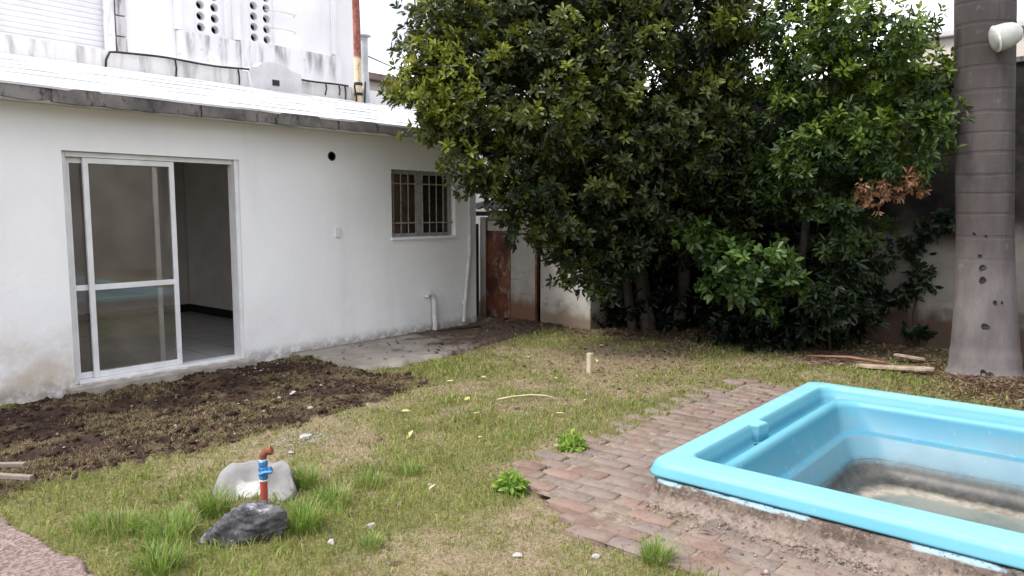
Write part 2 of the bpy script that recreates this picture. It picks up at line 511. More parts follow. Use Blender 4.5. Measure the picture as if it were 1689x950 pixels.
ground = fast_mesh('ground', np.stack([GX, GY, gz], -1).reshape(-1, 3), q, ground_material(), attrs=dict(soil=gsoil.ravel(), green=vec_attr(green_field), litter=vec_attr(litter_field)), smooth=True)
tag(ground, 'worn lawn earth with a dug up dark soil strip along the white house', kind='structure')
if 'category' in ground: del ground['category']

# ------------------------------------------------------------------ paved surfaces
def sheet(name, poly, z, step, mat, jag=0.05, seed=1, kill=None, zamp=0.006):
    px = [p[0] for p in poly]; py = [p[1] for p in poly]
    X, Y = np.meshgrid(np.arange(min(px), max(px) + step, step), np.arange(min(py), max(py) + step, step), indexing='ij')
    cx = (X[:-1, :-1] + X[1:, 1:]) / 2; cy = (Y[:-1, :-1] + Y[1:, 1:]) / 2
    j = (fbm(cx, cy, 5, seed) - .5) * 2 * jag; j2 = (fbm(cx, cy, 5, seed + 7) - .5) * 2 * jag
    ins = inpoly(cx + j, cy + j2, poly)
    if kill is not None: ins &= ~kill(cx, cy)
    n = X.shape; ii = np.arange(X.size).reshape(n)
    qq = np.stack([ii[:-1, :-1], ii[1:, :-1], ii[1:, 1:], ii[:-1, 1:]], -1)[ins]
    cnt = np.bincount(qq.ravel(), minlength=X.size).reshape(n)
    Z = z + (fbm(X, Y, 2.2, seed + 3) - .5) * zamp * 2
    Z = np.where(cnt < 4, -0.06, Z)
    used, inv = np.unique(qq.ravel(), return_inverse=True)
    v = np.stack([X, Y, Z], -1).reshape(-1, 3)[used]
    return fast_mesh(name, v, inv.reshape(-1, 4), mat)

def slabmat():
    m = M('old_concrete_slab', 0.9, 0.2)
    c = m.mix(m.ramp(m.noise(2.2, 6, .65), 0.3, 0.7), (0.221, 0.1913, 0.1573), (0.306, 0.2805, 0.2465))
    dirt = m.mul(m.ramp(m.axis(0), 5.3, 7.6), 1.0)
    dm = m.ramp(m.addm(m.noise(2.6, 6, .65), m.mul(dirt, 0.46)), 0.58, 0.78)
    c = m.mix(dm, c, m.mix(m.ramp(m.noise(30, 5, .7), .35, .7), (0.051, 0.034, 0.0255), (0.17, 0.119, 0.085)))
    wallside = m.mul(m.ramp(m.axis(1), 7.05, 7.24), m.ramp(m.noise(6, 5), .3, .6))
    c = m.mix(m.mul(wallside, .8), c, (0.102, 0.085, 0.07225))
    sp = m.ramp(m.noise(40, 4, .7), .66, .74)
    c = m.mix(m.mul(sp, .6), c, (0.0765, 0.0595, 0.04675))
    m.color(c); m.bump(m.noise(35, 6, .65), .4, .01)
    return m.m
slab = sheet('concrete_path', SLAB, 0.022, 0.04, slabmat(), 0.10, 51)
tag(slab, 'worn concrete strip along the white house wall', kind='structure')

def frontmat():
    m = M('pinkish_aggregate_path', 0.9, 0.2)
    v = m.voro(85, out='Color')
    sep = m.n('ShaderNodeSeparateColor'); m.l(v, sep.inputs[0])
    c = m.mix(m.ramp(sep.outputs[0], .15, .85), (0.1193, 0.08073, 0.0702), (0.2527, 0.1895, 0.1685))
    c = m.mix(m.mul(m.ramp(m.noise(6, 6, .65), .4, .7), .5), c, (0.1474, 0.1053, 0.09126))
    m.color(c); m.bump(m.voro(85), .5, .006)
    return m.m
fp = sheet('path', FRONT, 0.012, 0.013, frontmat(), 0.045, 61, zamp=.003)
tag(fp, 'pinkish aggregate concrete path in the near left corner', kind='structure')

# brick paving round the pool: every brick has its own tilt and tint, all in one sheet
def brickmats():
    m = M('worn_paving_brick', 0.9, 0.2)
    c = m.attr('Col')
    c = m.mix(m.mul(m.ramp(m.noise(4.5, 7, .68), .38, .64), .8), c, (0.225, 0.18, 0.1485))
    c = m.mix(m.mul(m.ramp(m.noise(28, 6, .7), .52, .66), .65), c, (0.117, 0.0855, 0.072))
    c = m.mix(m.mul(m.ramp(m.noise(2.3, 5, .6), .55, .72), .55), c, (0.207, 0.171, 0.1485))
    m.color(c); m.bump(m.noise(45, 6, .7), .6, .008)
    a = M('sandy_brick_joint', 0.95, 0.1)
    a.color(a.mix(a.ramp(a.noise(14, 6, .7), .35, .65), (0.135, 0.1035, 0.0765), (0.261, 0.2115, 0.1665)))
    a.bump(a.noise(60, 5), .5, .008)
    return m.m, a.m
bm_brick, bm_joint = brickmats()
bv = []; bf = []; bc = []; bmi = []
row = 0
x = 2.93
while x < 6.8:
    y = -2.9 + (row % 2) * 0.125 + RNG.uniform(-.03, .03)
    while y < 2.80:
        cx_, cy_ = x + .0575, y + .12
        ok = inpoly(np.array([cx_]), np.array([cy_]), BRICK)[0] or inpoly(np.array([cx_]), np.array([min(cy_ + .06, 2.74)]), BRICK)[0]
        if x > 5.9 and RNG.random() < (x - 5.9) * 1.0: ok = False
        if ok and RNG.random() > 0.025:
            w = .0555 + RNG.uniform(-.003, .002); l = .121 + RNG.uniform(-.005, .001)
            z = 0.016 + RNG.normal(0, .0022) + .010 * (fbm(cx_, cy_, 1.5, 71) - .5)
            if cy_ > 2.7: l *= .8
            tx, ty = RNG.normal(0, .010, 2); r = RNG.normal(0, .02)
            b = 0.007
            base = len(bv)
            for lev, (ins, dz) in enumerate(((0, -.045), (0, -b), (b, 0))):
                for sx, sy in ((-1, -1), (1, -1), (1, 1), (-1, 1)):
                    ux = sx * (w - ins); uy = sy * (l - ins)
                    bv.append((cx_ + ux - uy * r, cy_ + uy + ux * r, z + dz + ux * tx + uy * ty))
            for lev in (0, 1):
                for k in range(4):
                    k2 = (k + 1) % 4
                    bf.append((base + lev * 4 + k, base + lev * 4 + k2, base + lev * 4 + 4 + k2, base + lev * 4 + 4 + k)); bmi.append(0)
            bf.append((base + 8, base + 9, base + 10, base + 11)); bmi.append(0)
            t = RNG.random()
            col = np.array([(0.175, 0.125, 0.105), (0.19, 0.142, 0.121), (0.16, 0.128, 0.112), (0.195, 0.126, 0.10)][RNG.integers(0, 4)]) * (0.78 + .42 * t)
            bc.extend([col] * 12)
        y += .252
    x += .1165; row += 1
# joint bed
gxs = np.arange(2.93, 6.76, .06); gys = np.arange(-2.9, 2.79, .06)
JX, JY = np.meshgrid(gxs, gys, indexing='ij')
JZ = 0.0085 + (fbm(JX, JY, 6, 77) - .5) * .012
ji = np.arange(JX.size).reshape(JX.shape)
jq = np.stack([ji[:-1, :-1], ji[1:, :-1], ji[1:, 1:], ji[:-1, 1:]], -1)
jin = inpoly(JX[:-1, :-1] + .03, JY[:-1, :-1] + .03, BRICK)
jq = jq[jin].reshape(-1, 4) + len(bv)
allv = np.concatenate([np.array(bv), np.stack([JX, JY, JZ], -1).reshape(-1, 3)])
allc = np.concatenate([np.array(bc), np.ones((JX.size, 3)) * .3])
paving = fast_mesh('brick_path', allv, np.concatenate([np.array(bf), jq]), [bm_brick, bm_joint], color=allc, mats=np.array(bmi + [1] * len(jq)))
tag(paving, 'uneven pinkish brick path round the pool', kind='structure')

# ------------------------------------------------------------------ white house
house = thing('white_house', (3.0, 7.24, 0), 'long low white plastered house with white painted roof, sliding door and barred window', 'house')

def wall_panel(mb, axis, fixed, thick, u0, u1, z0, z1, holes, mi=0):
    """wall in the plane axis=fixed, going thick deep, with rectangular holes (u0,u1,z0,z1)"""
    us = sorted({u0, u1, *[h[0] for h in holes], *[h[1] for h in holes]})
    zs = sorted({z0, z1, *[h[2] for h in holes], *[h[3] for h in holes]})
    def P(u, d, z): return (u, fixed + d, z) if axis == 'y' else (fixed + d, u, z)
    def solid(i, j):
        if i < 0 or j < 0 or i >= len(us) - 1 or j >= len(zs) - 1: return False
        uc = (us[i] + us[i + 1]) / 2; zc = (zs[j] + zs[j + 1]) / 2
        return not any(h[0] < uc < h[1] and h[2] < zc < h[3] for h in holes)
    for i in range(len(us) - 1):
        for j in range(len(zs) - 1):
            if not solid(i, j): continue
            a, b, c, d = us[i], us[i + 1], zs[j], zs[j + 1]
            mb.add([P(a, 0, c), P(b, 0, c), P(b, 0, d), P(a, 0, d)], [(0, 1, 2, 3)], mi)
            mb.add([P(a, thick, c), P(b, thick, c), P(b, thick, d), P(a, thick, d)], [(3, 2, 1, 0)], mi)
            for (ii, jj, e) in ((i - 1, j, [(a, c), (a, d)]), (i + 1, j, [(b, d), (b, c)]), (i, j - 1, [(b, c), (a, c)]), (i, j + 1, [(a, d), (b, d)])):
                if not solid(ii, jj):
                    (u_a, z_a), (u_b, z_b) = e
                    mb.add([P(u_a, 0, z_a), P(u_b, 0, z_b), P(u_b, thick, z_b), P(u_a, thick, z_a)], [(0, 1, 2, 3)], mi)
    return mb

WY = 7.24
DOOR = (2.52, 4.19, 0.035, 2.12); WIN = (6.24, 7.37, 1.26, 2.11)
wb = MB()
wall_panel(wb, 'y', WY, .16, -2.5, 7.78, -.3, 2.5, [DOOR, WIN])
wall_panel(wb, 'x', -2.5, .16, WY + .162, 11.38, -.3, 2.5, [(8.0, 10.6, .9, 2.15)])  # unseen side opening, added to let daylight into the dark room
wall_panel(wb, 'x', 7.62, .158, WY + .162, 11.38, -.3, 2.5, [])
wall_panel(wb, 'y', 11.382, .03, -2.5, 7.78, -.3, 2.5, [])
house_wall = wb.build('wall', MAT['wall'], house)
# inner partition, floor, ceiling and skirting of the rooms seen through the openings
ib = MB()
ib.box((5.62, WY + .165, -.02), (5.74, 11.36, 2.43))
ib.box((-2.3, 11.30, -.02), (5.61, 11.37, 2.43))
ib.box((-2.33, WY + .17, 2.435), (7.6, 11.36, 2.49))
ib.build('inner_wall', MAT['inner'], house)
MB().box((-2.33, WY + .10, -.05), (7.6, 11.3, .045)).build('floor', MAT['tiles'], house)
sk = MB()
sk.box((5.598, WY + .17, .047), (5.618, 11.29, .16)); sk.box((3.2, 11.27, .047), (5.59, 11.298, .16))
sk.build('skirting', MAT['black'], house)
# door step
def stepmat():
    return two('door_sill_concrete', (0.24, 0.21, 0.18), (0.36, 0.33, 0.29), 8, bump=.4)
MB().box((2.44, WY - .13, -.12), (4.24, WY - .002, .03), bev=.008).build('door_sill', stepmat(), house)

# sliding door: outer frame, two leaves pushed to the left, open to the right
def leaf(parent, x0, x1, y, z0, z1, stile=.046):
    fb = MB()
    fb.box((x0, y, z0), (x0 + stile, y + .035, z1), bev=.004)
    fb.box((x1 - stile, y, z0), (x1, y + .035, z1), bev=.004)
    for za, zb in ((z0, z0 + .055), (z1 - .05, z1), (.875, .925)):
        fb.box((x0 + stile - .001, y + .003, za), (x1 - stile + .001, y + .032, zb), bev=.003)
    lf = fb.build('door_leaf', MAT['alu'], parent, sharp=None)
    for za, zb in ((z0 + .05, .878), (.922, z1 - .045)):
        MB().box((x0 + stile - .008, y + .015, za), (x1 - stile + .008, y + .020, zb)).build('pane', MAT['glass'], lf)
    return lf
sd = thing('sliding_door', (3.36, WY, .03), None, None); sd.parent = house
sd.location = Vector((3.36, WY, .03)) - house.location
of = MB()
of.box((2.522, WY + .055, .036), (2.565, WY + .155, 2.118), bev=.004)
of.box((4.145, WY + .02, .036), (4.188, WY + .155, 2.118), bev=.004)
of.box((2.566, WY + .055, 2.072), (4.144, WY + .155, 2.118), bev=.004)
of.box((2.566, WY + .03, .036), (4.144, WY + .155, .066), bev=.004)
of.build('door_frame', MAT['alu'], sd)
leaf(sd, 2.567, 3.39, WY + .112, .068, 2.07)
leaf(sd, 2.71, 3.535, WY + .066, .068, 2.07)

# barred window
wd = thing('barred_window', (6.8, WY, 1.26), None, None); wd.parent = house
wd.location = Vector((6.8, WY, 1.26)) - house.location
wf = MB()
y0 = WY + .085
wf.box((6.242, y0, 1.262), (6.285, y0 + .05, 2.108), bev=.004)
wf.box((7.325, y0, 1.262), (7.368, y0 + .05, 2.108), bev=.004)
wf.box((6.286, y0, 2.06), (7.324, y0 + .05, 2.108), bev=.004)
wf.box((6.286, y0, 1.262), (7.324, y0 + .05, 1.305), bev=.004)
wf.box((6.755, y0 - .012, 1.306), (6.835, y0 + .05, 2.059), bev=.004)
wf.build('window_frame', MAT['frame_grey'], wd)
for a, b in ((6.28, 6.758), (6.832, 7.33)):
    MB().box((a, y0 + .028, 1.30), (b, y0 + .033, 2.065)).build('pane', MAT['glass'], wd)
MB().box((6.287, WY + .124, 1.306), (7.323, WY + .134, 2.059)).build('inner_shutter', MAT['shade_wood'], wd)
gr = MB()
for k, gx in enumerate(np.linspace(6.31, 7.31, 9)):
    gr.tube([(gx, WY + .05, 1.263), (gx + RNG.uniform(-.004, .004), WY + .05, 2.107)], .0075, 6)
for gzz in (1.44, 1.94):
    gr.box((6.243, WY + .046, gzz - .008), (7.367, WY + .054, gzz + .008))
gr.build('grille', MAT['bar'], wd)
MB().box((6.22, WY - .02, 1.225), (7.39, WY + .08, 1.258), bev=.006).build('sill', MAT['wall'], wd)

# round vent hole, socket plate, drain pipe, bent pipe stub
vb = MB()
vb.lathe((5.35, WY + .004, 2.22), [(.052, 0), (.052, .012), (.038, .014), (.036, .004)], 20, axis=(0, -1, 0))
vent = vb.build('vent_hole', MAT['block_hole'], house)
MB().box((5.37, WY - .016, 1.285), (5.45, WY - .002, 1.40), bev=.006).build('socket_plate', MAT['alu'], house)
dp = MB()
dp.tube([(7.60, WY - .04, 2.46), (7.60, WY - .045, 1.0), (7.52, WY - .045, .5), (7.47, WY - .05, .06)], .028, 10)
dp.tube([(7.495, WY - .047, .36), (7.485, WY - .048, .30)], .037, 10)
dp.build('drainpipe', MAT['pvc'], house, smooth=True, sharp=50)
tp = MB()
tp.tube([(6.90, WY - .07, -.02), (6.90, WY - .07, .10), (6.89, WY - .065, .40), (6.875, WY - .06, .47), (6.83, WY - .06, .51), (6.78, WY - .06, .50), (6.765, WY - .06, .46)], [.04, .034, .034, .034, .034, .034, .038], 12)
tp.build('bent_pipe', MAT['pvc'], house, smooth=True, sharp=50)

# roof: courses of white coated tiles with stained edge board; ridge, back slope
RT = 0.30
def roof_z(y): return 2.60 + (y - 6.90) * RT
rb = MB()
ncourse = 7
ye = np.linspace(6.88, 8.72, ncourse + 1)
for c in range(ncourse):
    a, b = ye[c], ye[c + 1] + .03
    X = np.arange(-2.8, 7.96, .16)
    top = []; 
    za = np.array([roof_z(a) + .010 + .008 * (vnoise(xx, c * 3.1, 3, 81) - .5) * 2 for xx in X])
    zb_ = np.array([roof_z(b) + .002 for xx in X])
    vs = []
    for i, xx in enumerate(X):
        wob = (vnoise(xx, c * 7.7, 4, 82) - .5) * .018
        vs += [(xx, a + wob, za[i] - .02), (xx, a + wob, za[i]), (xx, b, zb_[i])]
    fs = []
    for i in range(len(X) - 1):
        for k in (0, 1):
            fs.append((i * 3 + k, (i + 1) * 3 + k, (i + 1) * 3 + k + 1, i * 3 + k + 1))
    rb.add(vs, fs)
rb.add([(-2.8, 8.75, roof_z(8.75)), (7.96, 8.75, roof_z(8.75)), (7.96, 11.44, 2.53), (-2.8, 11.44, 2.53)], [(0, 1, 2, 3)])
rb.add([(-2.8, 6.92, 2.585), (-2.8, 8.75, 3.13), (-2.8, 11.4, 2.52)], [(0, 1, 2)])
rb.add([(7.95, 6.92, 2.585), (7.95, 8.75, 3.13), (7.95, 11.4, 2.52)], [(0, 1, 2)])
roof = rb.build('roof', MAT['roof'], house)
# soffit slab and the dark edge
MB().box((-2.8, 6.93, 2.503), (7.94, 11.4, 2.56)).build('soffit', MAT['wall'], house)
fb = MB()
xa = -2.8
for xb in (0.4, 2.35, 3.62, 5.2, 6.5, 7.96):
    dz = RNG.uniform(-.008, .008); dy = RNG.uniform(-.006, .006)
    X = np.arange(xa + .004, xb - .003, .05)
    vs = []
    for xx in X:
        j = (vnoise(xx, 1, 7, 91) - .5) * .022
        vs += [(xx, 6.885 + dy, 2.605 + dz), (xx, 6.875 + dy + j * .3, 2.485 + dz + j), (xx, 6.93, 2.485 + dz + j), (xx, 6.93, 2.6)]
    fs = []
    for i in range(len(X) - 1):
        for k in range(3):
            fs.append((i * 4 + k, i * 4 + k + 1, i * 4 + 5 + k, i * 4 + 4 + k))
    fs += [(0, 3, 2, 1), tuple((len(X) - 1) * 4 + k for k in range(4))]
    fb.add(vs, fs)
    xa = xb
fb.build('fascia', MAT['fascia'], house)
MB().box((-2.79, 6.90, 2.495), (7.94, 6.926, 2.592)).build('fascia', MAT['fascia'], house)
# low white masonry kerb along the ridge with a stepped gablet
kb = MB()
X = np.arange(-2.8, 7.9, .2)
vs = []
for xx in X:
    t = .012 * (vnoise(xx, 2, 5, 95) - .5)
    vs += [(xx, 8.66, 3.08), (xx, 8.66, 3.31 + t * 2), (xx, 8.76, 3.315 + t * 2), (xx, 8.76, 3.08)]
fs = []
for i in range(len(X) - 1):
    for k in range(3): fs.append((i * 4 + k, (i + 1) * 4 + k, (i + 1) * 4 + k + 1, i * 4 + k + 1))
kb.add(vs, fs)
kb.build('ridge_kerb', MAT['lowwall'], house)
gb = MB()
def prism_y(mb, prof, y0, y1, mi=0):
    n = len(prof)
    vs = [(p[0], y0, p[1]) for p in prof] + [(p[0], y1, p[1]) for p in prof]
    fs = [tuple(range(n)), tuple(range(2 * n - 1, n - 1, -1))] + [(i, n + i, n + (i + 1) % n, (i + 1) % n) for i in range(n)]
    return mb.add(vs, fs, mi)
GXc = 5.78
prism_y(gb, [(5.17, 3.05), (5.17, 3.365), (5.27, 3.375), (5.33, 3.435), (5.50, 3.465), (5.66, 3.445), (5.74, 3.39), (5.90, 3.36), (5.91, 3.05)], 8.59, 8.75)
gab = gb.build('gablet', MAT['gablet'], house)
MB().box((5.47, 8.583, 3.175), (5.57, 8.592, 3.245)).build('gablet_hole', MAT['block_hole'], house)

# black cable clipped along the ridge on short drops
cable = thing('cable', (5.0, 8.63, 3.3), 'black cable sagging along the ridge of the white roof on short drops', 'cable')
cm = two('black_cable_rubber', (0.018, 0.017, 0.018), (0.05, 0.045, 0.045), 8, bump=0)
cb = MB()
pts = [(3.48, 8.62, 3.09), (3.49, 8.62, 3.20), (3.53, 8.62, 3.285)]
for xx in np.arange(3.6, 6.72, .11):
    pts.append((xx, 8.62, 3.315 + .012 * math.sin(xx * 5) - .010 * math.sin(xx * 2.1)))
cb.tube(pts, .0125, 6)
cb.build('cable_run', cm, cable, smooth=True)
for xx, ln in ((4.24, .21), (5.02, .19), (6.30, .17), (6.52, .15), (6.62, .2)):
    MB().tube([(xx, 8.618, 3.32), (xx + .01, 8.612, 3.32 - ln * .5), (xx + RNG.uniform(-.02, .02), 8.61, 3.32 - ln)], .012, 6).build('drop', cm, cable)

def polemat():
    m = M('rusty_cream_pole', 0.75, 0.3)
    z = m.addm(m.axis(2), m.mul(m.noise(9, 5), .25))
    c = m.mix(m.ramp(z, 3.80, 3.86), (0.62, 0.50, 0.33), m.mix(m.ramp(m.noise(20, 5), .4, .6), (0.20, 0.055, 0.035), (0.30, 0.12, 0.09)))
    c = m.mix(m.mul(m.ramp(m.noise(13, 6, .7, stretch=(1, 1, .3)), .56, .66), .8), c, (0.11, 0.05, 0.035))
    m.color(c); return m.m
pole = thing('pole', (6.83, 8.62, 3.05), 'rusty red and cream pole rising from the roof ridge', 'pole')
MB().tube([(6.84, 8.60, 3.02), (6.83, 8.60, 4.2), (6.80, 8.60, 5.6)], .052, 12).build('shaft', polemat(), pole, smooth=True, sharp=50)
cl = MB()
for z in (3.2, 3.34): cl.lathe((6.84, 8.60, z), [(.058, 0), (.062, .01), (.062, .03), (.058, .04)], 14)
cl.tube([(6.76, 8.57, 3.02), (6.77, 8.56, 3.15), (6.74, 8.56, 3.33)], .014, 6); cl.tube([(6.92, 8.57, 3.05), (6.93, 8.56, 3.4)], .012, 6)
cl.build('clamp', cm, pole)
galv = two('galvanised_flue', (0.42, 0.44, 0.47), (0.55, 0.57, 0.60), 5, rough=.5, bump=0)
flue = thing('flue_pipe', (7.02, 8.7, 3.1), 'pale grey metal flue pipe with flat cap beside the rusty pole', 'flue pipe')
MB().lathe((7.03, 8.7, 3.0), [(.075, 0), (.07, .3), (.062, .6), (.058, 1.04)], 16).build('pipe', galv, flue, smooth=True, sharp=50)
MB().lathe((7.03, 8.7, 4.045), [(.06, 0), (.10, .012), (.105, .022), (.03, .045)], 16).build('cap', galv, flue, smooth=True, sharp=40)

# ------------------------------------------------------------------ white neighbour block behind
nb = thing('neighbour_building', (5.5, 11.5, 0), 'tall white stained building behind the house with pierced block panels and shutter', 'building')
NY = 11.5
h1 = (5.98, 6.50, 4.37, 6.4); h2 = (6.93, 7.40, 4.37, 6.4)
w = MB()
wall_panel(w, 'y', NY, .2, -1.5, 9.08, 0, 6.8, [h1, h2, (2.0, 4.70, 3.82, 6.0)])
w.box((-1.5, NY + .52, 0), (9.08, NY + 5, 6.8))
w.box((9.05, NY + .201, 0), (9.08, NY + .519, 6.8))
w.box((-1.5, NY + .201, 6.75), (9.04, NY + .519, 6.8))
w.build('wall', MAT['neighbour'], nb)
for h in (h1, h2):
    pb = MB()
    du = (h[1] - h[0]) / 2.0 if h is h1 else (h[1] - h[0]) / 2.0
    du = .235; dz = .17
    nu = 2
    z = h[2]
    ystart = h[0] + ((h[1] - h[0]) - nu * du) / 2
    # margins
    pb.add([(h[0], NY + .05, h[2]), (ystart, NY + .05, h[2]), (ystart, NY + .05, h[3]), (h[0], NY + .05, h[3])], [(0, 1, 2, 3)])
    pb.add([(ystart + nu * du, NY + .05, h[2]), (h[1], NY + .05, h[2]), (h[1], NY + .05, h[3]), (ystart + nu * du, NY + .05, h[3])], [(0, 1, 2, 3)])
    nz = int((h[3] - z) / dz)
    for i in range(nu):
        for j in range(nz):
            x0 = ystart + i * du; z0 = z + j * dz
            sq = []; ci = []; cj = []
            for k in range(16):
                a = 2 * math.pi * k / 16
                c, s_ = math.cos(a), math.sin(a); mm = max(abs(c), abs(s_))
                sq.append((x0 + du / 2 + c / mm * du / 2, NY + .05, z0 + dz / 2 + s_ / mm * dz / 2))
                ci.append((x0 + du / 2 + c * .068, NY + .05, z0 + dz / 2 + s_ * .066))
                cj.append((x0 + du / 2 + c * .06, NY + .16, z0 + dz / 2 + s_ * .058))
            fs = []
            for k in range(16):
                k2 = (k + 1) % 16
                fs.append((k, k2, 16 + k2, 16 + k)); fs.append((16 + k, 16 + k2, 32 + k2, 32 + k))
            pb.add(sq + ci + cj, fs)
    pb.build('pierced_block_panel', MAT['neighbour'], nb)
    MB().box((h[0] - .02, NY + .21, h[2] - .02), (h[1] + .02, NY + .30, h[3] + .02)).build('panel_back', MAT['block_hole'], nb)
# pilasters framing the panels, stained ledges under them
for a, b in ((5.66, 5.76), (6.62, 6.74), (8.55, 8.62)):
    MB().box((a, NY - .07, 4.33 if a < 8 else 4.4), (b, NY - .002, 6.8), bev=.006).build('pilaster', MAT['neighbour'], nb)
MB().box((5.68, NY - .10, 3.2), (6.70, NY - .003, 4.315), bev=.01).build('stained_ledge', MAT['parapet'], nb)
MB().box((6.703, NY - .16, 3.2), (8.66, NY - .003, 4.345), bev=.01).build('stained_ledge', MAT['parapet'], nb)
sb = MB()
for j in range(11):
    z0 = 3.80 + j * .29
    sb.box((4.80, NY - .06, z0), (4.94, NY - .003, z0 + .27), bev=.01)
sb.build('stained_column', MAT['stainblock'], nb)
MB().box((4.64, NY - .05, 3.78), (4.78, NY - .003, 6.8), bev=.01).build('pilaster', MAT['parapet'], nb)
sh = MB()
zz = 3.84
while zz < 5.98:
    prism = [(zz, 0), (zz + .012, .012), (zz + .055, .016), (zz + .072, .0)]
    vs = [(2.02, NY + .07 - p[1], p[0]) for p in prism] + [(4.68, NY + .07 - p[1], p[0]) for p in prism]
    sh.add(vs, [(i, 4 + i, 5 + i, i + 1) for i in range(3)])
    zz += .073
sh.box((2.0, NY + .071, 3.80), (4.70, NY + .09, 6.02))
sh.build('shutter', MAT['shutter'], nb)
# dripping-stained thick cream pipe under the shutter
MB().tube([(1.2, NY - .12, 3.80), (3.0, NY - .12, 3.74), (4.60, NY - .12, 3.69)], .085, 12).build('pipe', MAT['cream'], nb, smooth=True, sharp=50)
wr = MB()
for z in (4.62, 4.9): wr.tube([(7.2, NY - .02, z + .02), (7.45, NY - .2, z), (7.68, NY - .2, z - .01), (7.70, NY - .1, z - .03)], .008, 5)
wr.build('wire_bracket', MAT['cream'], nb)

# small beige house past the gap, overhead wire, beige building beyond the yard wall
fh = thing('beige_house', (12.6, 14.6, 0), 'low beige house with brown roof edge beyond the white roof end', 'house')
MB().box((11.4, 14.0, 0), (14.6, 17.5, 4.58)).build('wall', two('beige_render', (0.42, 0.38, 0.33), (0.50, 0.46, 0.40), 1.5), fh)
MB().box((11.2, 13.8, 4.583), (14.8, 17.7, 4.74), bev=.02).build('roof', two('brown_tile_edge', (0.14, 0.10, 0.08), (0.22, 0.17, 0.14), 5), fh)
ow = MB()
ow.tube([(9.2, 12.5, 4.92), (10.5, 12.9, 4.86), (12.0, 13.6, 4.86), (14.0, 15, 5.0)], .012, 5)
tag(ow.build('overhead_wire', cm), 'thin dark wire crossing the sky beyond the flue pipe', 'wire')
bb = thing('beige_building', (14.5, 0.5, 0), 'pale beige building showing just above the yard wall beside the palm', 'building')
MB().box((13.2, -6, 0), (17.5, 3.0, 4.20)).build('wall', two('pale_beige_render', (0.58, 0.53, 0.46), (0.66, 0.61, 0.55), 1.2), bb)
MB().box((13.1, -6.1, 4.203), (17.6, 3.1, 4.30), bev=.02).build('roof', MAT['gablet'], bb)

# ------------------------------------------------------------------ boundary wall
def bwallmat():
    m = M('weathered_boundary_plaster', 0.92, 0.15)
    z = m.axis(2); y = m.axis(1)
    edge = m.addm(z, m.mul(m.math('SUBTRACT', m.noise(1.3, 5, .6), .5), .9))
    pl = m.mix(m.ramp(m.noise(1.6, 6, .6), .3, .7), (0.294, 0.28, 0.252), (0.21, 0.1925, 0.168))
    pl = m.mix(m.mul(m.ramp(m.noise(4, 6, .65, stretch=(1, 1, .3)), .5, .7), .7), pl, (0.098, 0.0875, 0.077))
    foot = m.ramp(m.addm(z, m.mul(m.math('SUBTRACT', m.noise(2.6, 5), .5), .8)), .55, .30)
    pl = m.mix(foot, pl, m.mix(m.ramp(m.noise(12, 5), .4, .6), (0.105, 0.0595, 0.042), (0.077, 0.063, 0.0525)))
    up = m.mix(m.ramp(m.noise(5, 6, .65), .3, .7), (0.0098, 0.0091, 0.0091), (0.0315, 0.0266, 0.0245))
    up = m.mix(m.mul(m.ramp(m.noise(1.2, 4), .52, .68), .6), up, (0.042, 0.028, 0.0238))
    c = m.mix(m.ramp(edge, 1.15, 1.6), pl, up)
    white = m.ramp(y, 6.5, 6.7)
    c = m.mix(white, c, m.mix(m.ramp(m.noise(2, 5), .35, .7), (0.385, 0.385, 0.392), (0.294, 0.294, 0.294)))
    m.color(c); m.bump(m.noise(14, 6, .65), .5, .02)
    return m.m
bw = thing('boundary_wall', (10.0, 3.0, 0), 'tall weathered yard wall, black stained above and flaking grey plaster below', 'wall')
X = []
wv = MB()
Ys = np.arange(-8, 12.01, .25); Zs = np.linspace(-.2, 3.2, 15)
vs = []
for y in Ys:
    for z in Zs:
        vs.append((9.9 + .03 * (fbm(y, z, 1.2, 101) - .5), y, z + (.03 * (vnoise(y, 0, 1.3, 103) - .5) if z > 3.1 else 0)))
nzs = len(Zs)
fs = [(i * nzs + j, i * nzs + j + 1, (i + 1) * nzs + j + 1, (i + 1) * nzs + j) for i in range(len(Ys) - 1) for j in range(nzs - 1)]
wv.add(vs, fs)
wv.box((9.93, -8, -.2), (10.12, 12, 3.17))
bwm = bwallmat()
wv.build('wall_face', bwm, bw)
MB().box((9.86, -8, 3.19), (10.16, 12, 3.25), bev=.01).build('coping', MAT['fascia'], bw)

ow2 = thing('side_wall', (0, -6.5, 0), 'grey plastered yard wall on the open side opposite the white house', 'wall')
MB().box((-9, -6.7, -.2), (9.85, -6.5, 3.3)).build('wall_face', two('grey_brown_plaster', (0.24, 0.215, 0.185), (0.34, 0.31, 0.27), 1.2), ow2)
MB().box((-9, -6.75, 3.302), (9.85, -6.45, 3.36)).build('coping', MAT['fascia'], ow2)

